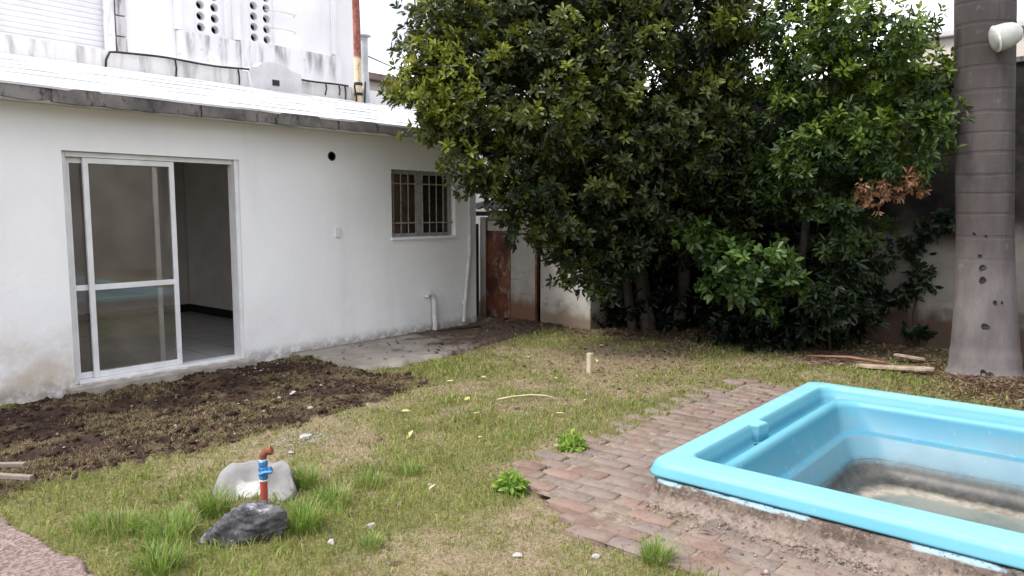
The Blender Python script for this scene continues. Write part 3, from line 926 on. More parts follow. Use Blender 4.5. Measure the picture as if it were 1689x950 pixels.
# ------------------------------------------------------------------ shed in the corner
shed = thing('shed', (9.0, 6.7, 0), 'low lean-to shed in the corner with a rusty door and a pale panel', 'shed')
def shedwall():
    m = M('old_whitewashed_plaster', 0.92, 0.15)
    c = m.mix(m.ramp(m.noise(1.8, 6, .6), .32, .68), (0.546, 0.5265, 0.4875), (0.4095, 0.3802, 0.3413))
    c = m.mix(m.ramp(m.addm(m.axis(2), m.mul(m.noise(4, 5), -.5)), .12, -.12), c, (0.2438, 0.1852, 0.1365))
    c = m.mix(m.mul(m.ramp(m.noise(8, 6, .7), .60, .68), .6), c, (0.2145, 0.1658, 0.1268))
    m.color(c); m.bump(m.noise(20, 6), .4, .012); return m.m
sw = shedwall()
def rustmat():
    m = M('rusty_sheet_iron', 0.8, 0.3)
    c = m.mix(m.ramp(m.noise(5, 6, .7), .35, .65), (0.1463, 0.04095, 0.01755), (0.351, 0.1268, 0.04875))
    c = m.mix(m.ramp(m.noise(7, 7, .72, stretch=(1, 1, .6), loc=(3, 1, 2)), .53, .60), c, (0.4485, 0.3705, 0.273))
    c = m.mix(m.mul(m.ramp(m.noise(3, 5), .3, .55), .4), (0.0585, 0.02145, 0.01365), c)
    m.color(c); m.bump(m.noise(30, 5), .3, .006); return m.m
rust = rustmat()
def panelmat():
    m = M('dirty_white_panel', 0.75, 0.3)
    c = m.mix(m.ramp(m.noise(3, 6, .6), .3, .7), (0.4095, 0.39, 0.351), (0.2925, 0.273, 0.2388))
    c = m.mix(m.ramp(m.addm(m.axis(2), m.mul(m.noise(6, 5, stretch=(1, 1, .5)), -.5)), .22, -.08), c, (0.1658, 0.08775, 0.05363))
    c = m.mix(m.mul(m.ramp(m.noise(3, 5, .7, stretch=(.3, .3, 4)), .58, .66), .6), c, (0.2145, 0.1463, 0.0975))
    m.color(c); return m.m
sb = MB()
sb.box((8.36, 5.68, -.1), (8.50, 6.54, 1.22), bev=.012)
sb.box((8.51, 5.68, -.1), (9.86, 5.80, 1.35))
sb.box((8.36, 7.57, -.1), (8.52, 7.70, 1.50), bev=.01)
sb.box((8.40, 6.56, 1.46), (8.50, 7.56, 1.56)); sb.box((8.40, 6.56, 1.275), (8.48, 7.098, 1.458))
sb.box((8.53, 7.58, -.1), (9.86, 7.69, 1.6))
sb.build('wall', sw, shed)
r_ = thing('rusty_door', (8.34, 7.3, 0), None, None); 
r_.parent = shed; r_.location = Vector((8.34, 7.3, 0)) - shed.location
r_['label'] = 'rusty orange iron door leaf with flaking paint'
d = MB(); d.box((8.345, 7.105, .02), (8.365, 7.55, 1.30)); d.build('sheet', rust, r_)
d = MB(); d.box((8.335, 7.10, .0), (8.372, 7.13, 1.45)); d.box((8.335, 7.53, 0), (8.372, 7.56, 1.45)); d.box((8.338, 7.131, .35), (8.344, 7.529, .38)); d.box((8.338, 7.131, .85), (8.344, 7.529, .88))
d.build('door_frame', rust, r_)
MB().box((8.342, 7.132, 1.302), (8.366, 7.528, 1.45)).build('top_board', sw, r_)
p_ = thing('pale_door', (8.33, 6.83, 0), None, None)
p_.parent = shed; p_.location = Vector((8.33, 6.83, 0)) - shed.location
p_['label'] = 'dirty white door panel in a thin rusty frame'
d = MB(); d.box((8.335, 6.61, .03), (8.355, 7.07, 1.25)); d.build('sheet', panelmat(), p_)
d = MB(); d.box((8.325, 6.575, .0), (8.362, 6.608, 1.27)); d.box((8.325, 7.072, .0), (8.362, 7.096, 1.27)); d.box((8.327, 6.61, 1.252), (8.36, 7.07, 1.27)); d.box((8.327, 6.61, .0), (8.36, 7.07, .028))
d.build('door_frame', rust, p_)
MB().tube([(8.30, 7.735, -.05), (8.30, 7.735, 1.40)], .05, 8).build('post', two('dark_rotten_post', (0.03, 0.022, 0.018), (0.07, 0.045, 0.035), 9), shed)
# corrugated roof sheet, tilted, sticking out over the doors
cr_ = MB()
n = 48
vs = []
for i in range(n + 1):
    y = 5.9 + (7.82 - 5.9) * i / n
    dz = .018 * math.sin(i * 2 * math.pi / 4)
    vs += [(8.06, y, 1.60 + dz + (y - 5.9) * .02), (9.88, y, 1.95 + dz), (9.88, y, 1.962 + dz), (8.06, y, 1.612 + dz + (y - 5.9) * .02)]
fs = []
for i in range(n):
    for k in range(4):
        fs.append((i * 4 + k, i * 4 + (k + 1) % 4, (i + 1) * 4 + (k + 1) % 4, (i + 1) * 4 + k))
fs += [(0, 3, 2, 1), tuple(n * 4 + k for k in range(4))]
cr_.add(vs, fs)
cr_.build('roof', two('dark_corrugated_sheet', (0.02, 0.02, 0.024), (0.05, 0.046, 0.046), 3), shed, smooth=True, sharp=60)
MB().box((8.16, 7.0, 1.52), (8.30, 7.80, 1.585), bev=.006).build('beam', two('dark_old_beam', (0.03, 0.02, 0.016), (0.07, 0.04, 0.03), 8), shed)

# ------------------------------------------------------------------ pool
def poolmat():
    m = M('light_blue_gelcoat', 0.35, 0.45)
    z = m.axis(2)
    base = m.mix(m.ramp(m.noise(1.3, 5), .3, .7), (0.10, 0.325, 0.41), (0.127, 0.362, 0.435))
    # basin: the inside is a deeper blue, bleached grey and chalky towards the bottom
    base = m.mix(m.mul(m.ramp(z, .200, .209), m.addm(m.mul(m.noise(2.4, 6, .65), .7), .35)), base, (0.2317, 0.4844, 0.5265))  # rim top painted lighter, standing in for sky light on its upper face
    below = m.ramp(z, .163, .108)
    base = m.mix(below, base, m.mix(m.ramp(m.noise(2.0, 4), .3, .7), (0.036, 0.195, 0.29), (0.05, 0.218, 0.305)))
    bl = m.mul(m.ramp(z, .10, .05), m.ramp(m.noise(2.1, 6, .65, stretch=(1, 1, 2.2)), .42, .66))
    c = m.mix(m.mul(bl, .55), base, (0.10, 0.19, 0.23))
    c = m.mix(m.mul(m.ramp(z, -.035, -.05), m.addm(m.mul(m.noise(1.8, 5), .6), .35)), c, (0.105, 0.19, 0.228))
    # tide mark of black slime low on the sides, sand and silt on the bottom
    zn = m.addm(z, m.addm(m.mul(m.math('SUBTRACT', m.noise(5, 6, .65), .5), .06), m.mul(m.math('SUBTRACT', m.noise(18, 5, .7, stretch=(1, 1, .2)), .5), .045)))
    grime = m.mul(m.ramp(zn, -.15, -.245), .96)
    c = m.mix(grime, c, m.mix(m.ramp(m.noise(13, 6, .7), .35, .65), (0.02418, 0.02079, 0.01596), (0.06287, 0.0532, 0.03966)))
    for tz in (-.192, -.226):
        ln = m.math('SUBTRACT', 1.0, m.ramp(m.math('ABSOLUTE', m.math('SUBTRACT', m.addm(z, m.mul(m.noise(2.0, 3), .02)), tz + .01)), .0, .007))
        c = m.mix(m.mul(m.mul(ln, m.ramp(m.noise(7, 6, .7, loc=(0, 0, tz * 50)), .35, .6)), .75), c, (0.045, 0.04, 0.032))
    silt = m.ramp(m.addm(z, m.mul(m.math('SUBTRACT', m.noise(9, 6, .7), .5), .010)), -.3125, -.3185)
    sc = m.mix(m.ramp(m.noise(11, 6, .7), .3, .7), (0.1326, 0.1092, 0.0819), (0.3276, 0.2886, 0.234))
    c = m.mix(silt, c, sc)
    bott = m.ramp(z, -.327, -.338)
    fc = m.mix(m.ramp(m.noise(2.2, 6, .65), .35, .65), (0.09734, 0.1156, 0.1034), (0.1643, 0.1764, 0.1521))
    fc = m.mix(m.mul(m.ramp(m.noise(15, 6, .7), .55, .7), .6), fc, (0.07909, 0.06692, 0.05171))
    c = m.mix(bott, c, fc)
    # scuffs on the rim
    c = m.mix(m.mul(m.ramp(m.noise(12, 7, .75), .60, .70), .4), c, (0.3276, 0.4524, 0.4836))
    c = m.mix(m.mul(m.ramp(m.noise(3.0, 7, .72, loc=(5, 1, 0)), .56, .72), .35), c, (0.1716, 0.2574, 0.2808))
    m.color(c)
    m.rough(m.noise(6, 5), .3, .6)
    m.bump(m.noise(3.5, 3), .12, .01)
    return m.m
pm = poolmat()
pool = thing('pool', ((POOL['x0'] + POOL['x1']) / 2, (POOL['y0'] + POOL['y1']) / 2, .1), 'empty light blue fibreglass swimming pool with a wide rim and dirty bottom', 'pool')
# rings: near, far, left, right insets; z near, far, left, right; corner radius
RINGS = [
 ((.02, .02, .02, .02), (.128, .128, .128, .128), .10),
 ((-.012, -.012, -.012, -.012), (.130, .130, .130, .130), .10),
 ((-.010, -.010, -.010, -.010), (.138, .138, .138, .138), .10),
 ((.000, .000, .000, .000), (.166, .166, .166, .166), .10),
 ((.002, .002, .002, .002), (.172, .172, .172, .172), .10),
 ((.007, .007, .007, .007), (.186, .186, .186, .186), .10),
 ((.018, .018, .018, .018), (.1965, .1965, .1965, .1965), .10),
 ((.030, .030, .030, .030), (.2000, .2000, .2000, .2000), .10),
 ((.036, .036, .036, .036), (.2005, .2005, .2005, .2005), .10),
 ((.120, .090, .100, .100), (.202, .201, .201, .201), .10),
 ((.205, .118, .138, .138), (.201, .199, .199, .199), .11),
 ((.222, .128, .150, .150), (.197, .188, .190, .190), .11),
 ((.228, .138, .158, .158), (.194, .165, .165, .165), .11),
 ((.230, .150, .168, .168), (.193, .110, .095, .095), .11),
 ((.233, .165, .182, .182), (.192, .098, .082, .082), .11),
 ((.238, .225, .262, .262), (.191, .098, .082, .082), .10),
 ((.240, .240, .275, .275), (.190, .120, .105, .105), .10),
 ((.243, .248, .283, .283), (.189, .140, .138, .138), .10),
 ((.248, .265, .300, .300), (.186, .150, .150, .150), .11),
 ((.262, .290, .325, .325), (.178, .150, .150, .150), .13),
 ((.276, .308, .345, .345), (.155, .138, .138, .138), .15),
 ((.284, .318, .355, .355), (.12, .11, .11, .11), .16),
 ((.33, .37, .42, .42), (-.02, -.02, -.02, -.02), .20),
 ((.345, .385, .435, .435), (-.036, -.036, -.036, -.036), .20),
 ((.375, .415, .465, .465), (-.042, -.042, -.042, -.042), .20),
 ((.39, .43, .48, .48), (-.055, -.055, -.055, -.055), .20),
 ((.45, .50, .55, .55), (-.24, -.24, -.24, -.24), .22),
 ((.475, .53, .58, .58), (-.285, -.285, -.285, -.285), .23),
 ((.52, .58, .63, .63), (-.312, -.312, -.312, -.312), .24),
 ((.60, .66, .71, .71), (-.318, -.318, -.318, -.318), .26),
 ((.64, .70, .75, .75), (-.332, -.332, -.332, -.332), .27),
 ((.70, .76, .81, .81), (-.345, -.345, -.345, -.345), .27),
]
RINGS = [(a, tuple(z + (.010 if z > .05 else 0) for z in b), r) for a, b, r in RINGS]
NC, NS = 10, 14
def ring_pts(ins, zs, r):
    x0 = POOL['x0'] + ins[0]; x1 = POOL['x1'] - ins[1]; y1 = POOL['y1'] - ins[2]; y0 = POOL['y0'] + ins[3]
    zn, zf, zl, zr = zs
    P = []
    # corners in order: near-left, far-left, far-right, near-right (clockwise seen from above)
    cs = [((x0 + r, y1 - r), math.pi, math.pi / 2, zn, zl), ((x1 - r, y1 - r), math.pi / 2, 0, zl, zf),
          ((x1 - r, y0 + r), 0, -math.pi / 2, zf, zr), ((x0 + r, y0 + r), -math.pi / 2, -math.pi, zr, zn)]
    for i, (c, a0, a1, za, zb) in enumerate(cs):
        for k in range(NC):
            t = k / (NC - 1); a = a0 + (a1 - a0) * t
            tt = t * t * (3 - 2 * t)
            if i == 0: tt = min(1, max(0, (t - .25) / .35))      # the gutter ends square against the wide near rim
            if i == 3: tt = min(1, max(0, (t - .4) / .35))
            P.append((c[0] + r * math.cos(a), c[1] + r * math.sin(a), za + (zb - za) * tt))
        nxt = cs[(i + 1) % 4]
        p0 = P[-1]
        q = (nxt[0][0] + r * math.cos(nxt[1]), nxt[0][1] + r * math.sin(nxt[1]), nxt[3])
        for k in range(1, NS):
            t = k / NS
            P.append(tuple(p0[j] + (q[j] - p0[j]) * t for j in range(3)))
    return P
pv = []; pf = []
for ins, zs, r in RINGS: pv += ring_pts(ins, zs, r)
npr = 4 * (NC + NS - 1)
for i in range(len(RINGS) - 1):
    for k in range(npr):
        k2 = (k + 1) % npr
        pf.append((i * npr + k, i * npr + k2, (i + 1) * npr + k2, (i + 1) * npr + k))
pf.append(tuple((len(RINGS) - 1) * npr + k for k in range(npr)))
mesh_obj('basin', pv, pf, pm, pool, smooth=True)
# skimmer pocket standing in the gutter on the left side
skb = MB()
prism = [(4.66, 1.935), (4.70, 1.86), (4.80, 1.835), (4.84, 1.935)]
skb.add([(a, b, .093) for a, b in prism] + [(a, b, .195) for a, b in prism] + [(a + (.008 if a < 4.75 else -.008), b + .008, .207) for a, b in prism],
        [(3, 2, 1, 0), (8, 9, 10, 11)] + [(l * 4 + k, l * 4 + (k + 1) % 4, l * 4 + 4 + (k + 1) % 4, l * 4 + 4 + k) for l in (0, 1) for k in range(4)])
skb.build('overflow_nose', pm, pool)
for hx_, hy_ in ((4.63, 1.835), (4.02, 1.825)):
    MB().lathe((hx_, hy_, .0925), [(.022, 0), (.022, .004), (.017, .0065), (.004, .003)], 14).build('drain_hole', MAT['block_hole'], pool)
# masonry kerb that carries the near rim, patched with mortar and blue paint runs
def kerbmat():
    m = M('rough_mortar_kerb', 0.95, 0.1)
    c = m.mix(m.ramp(m.noise(5, 6, .65), .3, .7), (0.09, 0.0666, 0.054), (0.207, 0.162, 0.135))
    c = m.mix(m.mul(m.ramp(m.noise(13, 6, .7), .5, .65), .7), c, (0.099, 0.0675, 0.054))
    z = m.axis(2)
    c = m.mix(m.ramp(m.addm(z, m.mul(m.math('SUBTRACT', m.noise(11, 5), .5), .03)), .078, .058), c, m.mix(m.ramp(m.noise(16, 7, .72), .32, .66), (0.13, 0.10, 0.082), (0.25, 0.195, 0.165)))
    blue = m.mul(m.ramp(m.noise(2.6, 6, .65), .48, .54), m.ramp(z, .113, .123))
    c = m.mix(m.mul(blue, .85), c, (0.324, 0.495, 0.594))
    c = m.mix(m.mul(m.ramp(m.noise(38, 6, .75), .50, .62), .6), c, (0.30, 0.25, 0.21))
    c = m.mix(m.mul(m.ramp(m.noise(31, 6, .75, loc=(2, 3, 1)), .55, .64), .7), c, (0.035, 0.026, 0.022))
    m.color(c); m.bump(m.noise(22, 6, .7), .9, .02); return m.m
kv = []
prof = [(.10, .128), (.0, .128), (-.024, .125), (-.031, .113), (-.035, .085), (-.042, .062), (-.058, .044), (-.082, .024), (-.105, .010), (-.13, -.03)]
path = []
for yy in np.arange(-2.6, 1.86, .045): path.append(((POOL['x0'], yy), (-1, 0)))
for a in np.linspace(math.pi, math.pi / 2, 9): path.append(((POOL['x0'] + .16 + .16 * math.cos(a), POOL['y1'] - .16 + .16 * math.sin(a)), (math.cos(a), math.sin(a))))
for xx in np.arange(3.85, 6.0, .045): path.append(((xx, POOL['y1']), (0, 1)))
kf = []
for i, ((px_, py_), (dx, dy)) in enumerate(path):
    sc = 1.0 if dy < .5 else .35
    sc *= .75 + .7 * vnoise(px_ * 3 + 2, py_ * 3, 1.6, 111)
    for j, (o_, z_) in enumerate(prof):
        jit = (vnoise(px_ * 9, py_ * 9 + j * 3.3, 2, 113) - .5)
        kk = -o_ * (sc if o_ < 0 else 1)
        kv.append((px_ + dx * (kk + jit * .02 * (o_ < 0)), py_ + dy * (kk + jit * .02 * (o_ < 0)), z_ + jit * .014 * (0 < j < 8)))
np_ = len(prof)
for i in range(len(path) - 1):
    for j in range(np_ - 1):
        kf.append((i * np_ + j, (i + 1) * np_ + j, (i + 1) * np_ + j + 1, i * np_ + j + 1))
kerb = mesh_obj('pool_kerb', kv, kf, kerbmat(), None, smooth=True, sharp=38, loc=(3.6, 0, 0))
tag(kerb, 'rough mortar and brick kerb with blue paint runs under the pool rim', 'kerb')

# ------------------------------------------------------------------ leaves, blades, branches
def leafmat(name, trans=0.3, rough=0.42):
    m = bpy.data.materials.new(name); m.use_nodes = True
    nt = m.node_tree; b = nt.nodes['Principled BSDF']; out = nt.nodes['Material Output']
    at_ = nt.nodes.new('ShaderNodeAttribute'); at_.attribute_name = 'Col'
    b.inputs['Roughness'].default_value = rough
    b.inputs['Specular IOR Level'].default_value = 0.4
    nt.links.new(at_.outputs['Color'], b.inputs['Base Color'])
    tl = nt.nodes.new('ShaderNodeBsdfTranslucent')
    hs = nt.nodes.new('ShaderNodeHueSaturation'); hs.inputs['Value'].default_value = 1.5; hs.inputs['Hue'].default_value = .485
    nt.links.new(at_.outputs['Color'], hs.inputs['Color']); nt.links.new(hs.outputs['Color'], tl.inputs['Color'])
    mx_ = nt.nodes.new('ShaderNodeMixShader'); mx_.inputs[0].default_value = trans
    nt.links.new(b.outputs[0], mx_.inputs[1]); nt.links.new(tl.outputs[0], mx_.inputs[2])
    nt.links.new(mx_.outputs[0], out.inputs['Surface'])
    return m
LEAF = leafmat('waxy_leaf')
BLADE = leafmat('grass_blade', .3, .6)
DRYLEAF = leafmat('dry_leaf', .2, .7)

def unit(v): return v / np.maximum(np.linalg.norm(v, axis=-1, keepdims=True), 1e-9)

def rosettes(tips, axes, nl, length, width, cols, rng, spread=(.5, 1.35), droop=.25):
    """whorls of nl leaves at every tip: folded lozenge leaves; returns verts, quads(as two tris joined in a fold), colours"""
    N = len(tips)
    ref = np.where(np.abs(axes[:, 2:3]) < .9, np.array([[0, 0, 1.0]]), np.array([[1.0, 0, 0]]))
    a = unit(np.cross(axes, ref)); b = np.cross(axes, a)
    ph0 = rng.uniform(0, 6.28, N)
    V = []; C = []
    for k in range(nl):
        ph = ph0 + k * 2.4 + rng.normal(0, .25, N)
        th = rng.uniform(spread[0], spread[1], N)
        d = axes * np.cos(th)[:, None] + (a * np.cos(ph)[:, None] + b * np.sin(ph)[:, None]) * np.sin(th)[:, None]
        d = unit(d + np.array([0, 0, -1.0]) * (droop * rng.uniform(0, 1, N))[:, None])
        L = length * rng.uniform(.65, 1.25, N); W = width * rng.uniform(.75, 1.2, N)
        s = unit(np.cross(d, unit(axes + rng.normal(0, .35, (N, 3)))))
        nrm = np.cross(s, d)
        base = tips + d * .012 - axes * (rng.uniform(0, .05, N))[:, None]
        cur = rng.uniform(-.05, .28, N)[:, None] * L[:, None]
        def at_(t, sg, wf): return base + d * (L * t)[:, None] + s * (W * wf * sg)[:, None] + nrm * ((W * .20 * abs(sg))[:, None] - cur * t * t)
        V.append(np.stack([at_(0, 0, 0), at_(.28, 1, .40), at_(.68, 1, .45), at_(1, 0, 0), at_(.68, -1, .45), at_(.28, -1, .40)], 1))
        C.append(cols * rng.uniform(.7, 1.3, N)[:, None])
    V = np.concatenate(V).reshape(-1, 3); C = np.repeat(np.concatenate(C), 6, 0)
    n = len(V) // 6
    i = np.arange(n) * 6
    F = np.concatenate([np.stack([i, i + 1, i + 2, i + 3], 1), np.stack([i, i + 3, i + 4, i + 5], 1)])
    return V, F, C

def clump_tips(clumps, subs, rng, ntip=9, flat=.9, sig=.085):
    """tips gathered in sprays: every clump (x,y,z,r,young) carries sprays on its skin and a few dark ones inside"""
    T = []; A = []; Y = []
    allc = np.array([c[:4] for c in clumps])
    for (x, y, z, r, yg) in clumps:
        n = max(5, int(subs * 4 * math.pi * r * r))
        d = unit(rng.normal(0, 1, (n, 3)))
        lump = 1 + .22 * np.sin(d[:, 0] * 5 + x * 3) * np.sin(d[:, 1] * 5 + y * 5) + .16 * np.sin(d[:, 2] * 7 + z * 9 + d[:, 0] * 4)
        inner = rng.random(n) < .28
        rad = np.where(inner, rng.uniform(.35, .8, n), rng.uniform(.82, 1.10, n)) * lump
        rad = np.where(rng.random(n) < .06, rad * 1.22, rad)
        cpos = np.array([x, y, z]) + d * (rad * r)[:, None] * np.array([1, 1, flat])
        deep = np.zeros(n, int)
        for c in allc: deep += (np.linalg.norm((cpos - c[:3]) / c[3], axis=1) < .62)
        k = (deep <= 0) | (rng.random(n) < .10)
        cpos, d, rad, inner = cpos[k], d[k], rad[k], inner[k]
        m = len(cpos)
        ys = np.clip(yg * rng.beta(.9, 1.0, m) * 1.45 * np.where(inner, .15, 1) * (.6 + .4 * np.clip(d[:, 2] + .5, 0, 1)), 0, 1)  # light and shade in the leaf colour: inner sprays darker, upper ones lighter
        q = rng.normal(0, 1, (m, ntip, 3)) * sig * np.array([1, 1, .75])
        p = cpos[:, None] + q
        ax = unit(d[:, None] * .7 + q / sig * .45 + np.array([0, 0, .55]) + rng.normal(0, .25, (m, ntip, 3)))
        up = np.clip(q[..., 2] / sig * .5 + .5, 0, 1)
        T.append(p.reshape(-1, 3)); A.append(ax.reshape(-1, 3))
        Y.append(np.clip(ys[:, None] * (.65 + .5 * up) + rng.normal(0, .07, (m, ntip)), 0, 1).ravel())
    return np.concatenate(T), np.concatenate(A), np.concatenate(Y)

def crown(name, clumps, subs, nl, L, W, old, young_lit, rng, parent, mat=None, ntip=9, sig=.085, **kw):
    t, a, y = clump_tips(clumps, subs, rng, ntip, .9, sig)
    cols = np.array(old)[None] * (1 - y[:, None]) + np.array(young_lit)[None] * y[:, None]
    V, F, C = rosettes(t, a, nl, L, W, cols, rng, **kw)
    return fast_mesh(name, V, F, mat or LEAF, parent, color=C), t

def barkmat(name, c1, c2, sc=7):
    m = M(name, .92, .15)
    m.color(m.mix(m.ramp(m.noise(sc, 6, .65, stretch=(1, 1, .35)), .3, .7), c1, c2))
    m.bump(m.noise(sc * 3, 6, .65, stretch=(1, 1, .3)), .7, .015); return m.m
BARK = barkmat('dark_grey_bark', (0.035, 0.03, 0.026), (0.09, 0.078, 0.066))
TWIG = barkmat('brown_twig', (0.04, 0.028, 0.02), (0.085, 0.06, 0.043), 12)

def limb(mb, p0, p1, r0, r1, rng, bend=.12, n=7):
    p0 = np.array(p0, float); p1 = np.array(p1, float)
    L = np.linalg.norm(p1 - p0)
    off = rng.normal(0, bend * L, 3)
    pts = []
    for i in range(n):
        t = i / (n - 1)
        pts.append(p0 + (p1 - p0) * t + off * math.sin(math.pi * t) * .6 + np.array([0, 0, .12 * L * math.sin(math.pi * t)]) + rng.normal(0, .012 * L, 3) * (0 < i < n - 1))
    mb.tube([tuple(p) for p in pts], [r0 + (r1 - r0) * (i / (n - 1)) for i in range(n)], 8)
    return pts

rt = np.random.default_rng(21)
# big dark tree: (x, y, z, r, share of young leaves, raised to paint light on the left lobes)
CA = [(5.47, 5.80, 3.0, .30, 1.0), (5.62, 5.8, 3.28, .32, 1.0), (5.72, 5.66, 2.75, .38, .95), (7.2, 4.7, 3.2, .6, .3), (7.6, 4.9, 3.6, .7, .2), (6.7, 5.3, 3.1, .6, .3), (8.0, 4.6, 3.2, .7, .1), (5.78, 5.74, 3.03, .36, 1.0), (5.52, 5.82, 2.80, .20, 1.0), (5.85, 5.80, 3.40, .33, .95), (5.82, 5.52, 2.60, .36, .8), (5.68, 5.78, 3.22, .16, 1.0), (6.18, 5.66, 3.45, .46, .55), (6.45, 5.6, 4.12, .5, .4),
      (6.18, 5.3, 2.85, .52, .6), (6.08, 5.36, 2.24, .28, .5), (6.69, 5.34, 3.64, .66, .25), (6.4, 5.27, 2.0, .38, .45), (6.63, 4.88, 2.68, .62, .5), (6.95, 4.87, 3.49, .62, .6),
      (6.93, 4.92, 1.78, .50, .35), (7.15, 4.37, 3.01, .66, .45), (7.33, 4.47, 2.12, .66, .25), (7.45, 4.49, 3.91, .75, .4), (7.82, 4.01, 3.52, .56, .5), (7.77, 4.03, 2.52, .55, .2),
      (8.02, 3.85, 4.31, .6, .5), (8.2, 3.72, 3.72, .26, .4), (7.54, 4.91, 1.26, .40, .1), (7.15, 5.2, 1.22, .26, .25), (7.75, 5.35, 0.95, .28, .1), (8.08, 4.41, 1.65, .48, .08), (8.53, 3.94, 1.94, .38, .15),
      (5.22, 5.85, 2.8, .14, 1.0), (5.40, 5.71, 2.56, .22, .9), (5.65, 5.6, 2.43, .24, .8), (5.75, 5.55, 2.2, .2, .7), (5.99, 5.44, 1.97, .24, .6), (6.29, 5.26, 1.74, .28, .5), (6.23, 5.31, 2.1, .35, .5),
      (6.61, 5.18, 1.45, .28, .4), (6.92, 5.07, 1.06, .22, .25), (7.01, 4.97, 1.37, .35, .3), (7.36, 4.95, .9, .28, .15), (5.53, 5.84, 3.49, .22, 1.0), (5.75, 5.75, 3.75, .3, .9), (7.48, 4.78, 1.05, .35, .15), (7.64, 4.56, 1.37, .4, .15),
      (8.33, 4.13, 1.4, .35, .1), (8.06, 3.88, 2.6, .45, .3), (8.36, 3.79, 2.21, .4, .2), (8.33, 3.66, 2.95, .26, .4), (8.28, 3.55, 3.52, .2, .6),
      (7.35, 5.17, 4.68, .9, .4), (6.98, 5.45, 4.48, .6, .4), (7.88, 4.38, 4.9, .8, .4), (7.27, 6.3, 3.6, .6, .3), (8.37, 5.96, 3.18, .9, .1), (8.89, 4.89, 3.37, .85, .1), (8.37, 5.46, 1.9, .7, .05), (8.7, 6.2, 1.75, .5, .05),
      (7.95, 5.75, 1.55, .30, .3), (7.95, 6.0, 1.9, .30, .3), (7.55, 5.85, 2.1, .28, .35), (8.05, 5.55, 1.2, .25, .15), (8.2, 6.3, 2.1, .4, .1), (9.2, 4.9, 1.75, .6, .05), (9.25, 4.2, 1.6, .6, .05), (9.2, 5.3, 1.2, .5, .05), (9.3, 3.6, 1.6, .55, .05), (8.9, 4.2, 2.4, .5, .05)]
treeA = thing('leafy_tree', (8.9, 4.9, 0), 'large dark glossy leaved tree spreading over the end of the white roof', 'tree')
tb = MB()
trunks = [((8.82, 5.03, -.1), (8.62, 5.15, 1.5), .10, .075), ((9.03, 4.74, -.1), (8.95, 4.62, 1.6), .085, .065), ((8.72, 5.22, -.1), (8.25, 5.45, 1.45), .06, .05)]
ends = []
for p0, p1, r0, r1 in trunks:
    pts = limb(tb, p0, p1, r0 * 1.1, r1, rt, .04, 8)
    ends.append((pts[-1], r1))
tb.build('trunk', BARK, treeA, smooth=True)
lb = MB()
for c in CA:
    e, r = min(ends, key=lambda q_: np.linalg.norm(np.array(q_[0]) - np.array(c[:3])) )
    limb(lb, e, c[:3], r * .55, .012, rt, .10, 8)
lb.build('limbs', BARK, treeA, smooth=True)
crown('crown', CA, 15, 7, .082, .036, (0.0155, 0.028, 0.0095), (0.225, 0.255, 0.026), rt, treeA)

CB = [(8.25, 3.09, 3.42, .42, .9), (8.2, 2.52, 3.52, .40, 1.0), (8.38, 2.1, 3.28, .40, 1.0), (8.61, 1.86, 2.92, .32, .9), (8.58, 1.76, 2.55, .27, .7), (8.15, 2.78, 2.88, .38, .8), (8.53, 2.20, 2.86, .30, .6),
      (8.36, 1.90, 2.3, .36, .5), (8.22, 2.42, 2.25, .40, .45), (8.17, 2.95, 2.16, .40, .45), (8.47, 3.48, 2.40, .32, .2), (8.21, 2.84, 3.96, .4, .9), (8.51, 3.39, 3.15, .25, .7), (8.49, 2.66, 1.84, .35, .25), (8.71, 2.24, 1.95, .28, .3),
      (8.45, 3.2, 2.65, .35, .4), (8.54, 3.42, 1.86, .36, .2), (8.64, 2.51, 1.71, .3, .2), (8.43, 1.91, 2.61, .3, .8), (8.4, 2.37, 2.62, .33, .6), (8.23, 2.7, 3.15, .36, .8),
      (8.9, 2.6, 3.4, .4, .5), (9.2, 2.9, 2.2, .5, .1)]
treeB = thing('slender_tree', (9.1, 3.1, 0), 'smaller brighter green tree between the dark tree and the palm', 'tree')
tb = MB()
e1 = limb(tb, (9.1, 3.15, -.1), (8.75, 3.0, 1.7), .06, .045, rt, .05, 8)
e2 = limb(tb, (9.2, 2.95, -.1), (8.9, 2.55, 1.6), .045, .035, rt, .05, 8)
tb.build('trunk', BARK, treeB, smooth=True)
lb = MB()
for c in CB:
    e = min((e1[-1], e2[-1]), key=lambda q_: np.linalg.norm(q_ - np.array(c[:3])))
    limb(lb, e, c[:3], .028, .008, rt, .08, 7)
lb.build('limbs', BARK, treeB, smooth=True)
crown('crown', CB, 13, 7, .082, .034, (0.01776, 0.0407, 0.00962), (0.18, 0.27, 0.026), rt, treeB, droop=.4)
# a broken branch of brown dead leaves hanging from it
CD = [(8.42, 2.06, 1.86, .12, .5), (8.44, 1.90, 1.93, .10, .5), (8.40, 2.24, 1.77, .11, .4)]
db, _ = crown('dead_leaves', CD, 70, 7, .062, .024, (0.245, 0.1137, 0.0525), (0.5425, 0.3675, 0.2363), rt, treeB, mat=DRYLEAF, ntip=5, sig=.05, droop=.9)
db['label'] = 'dead brown leaves on a broken branch'

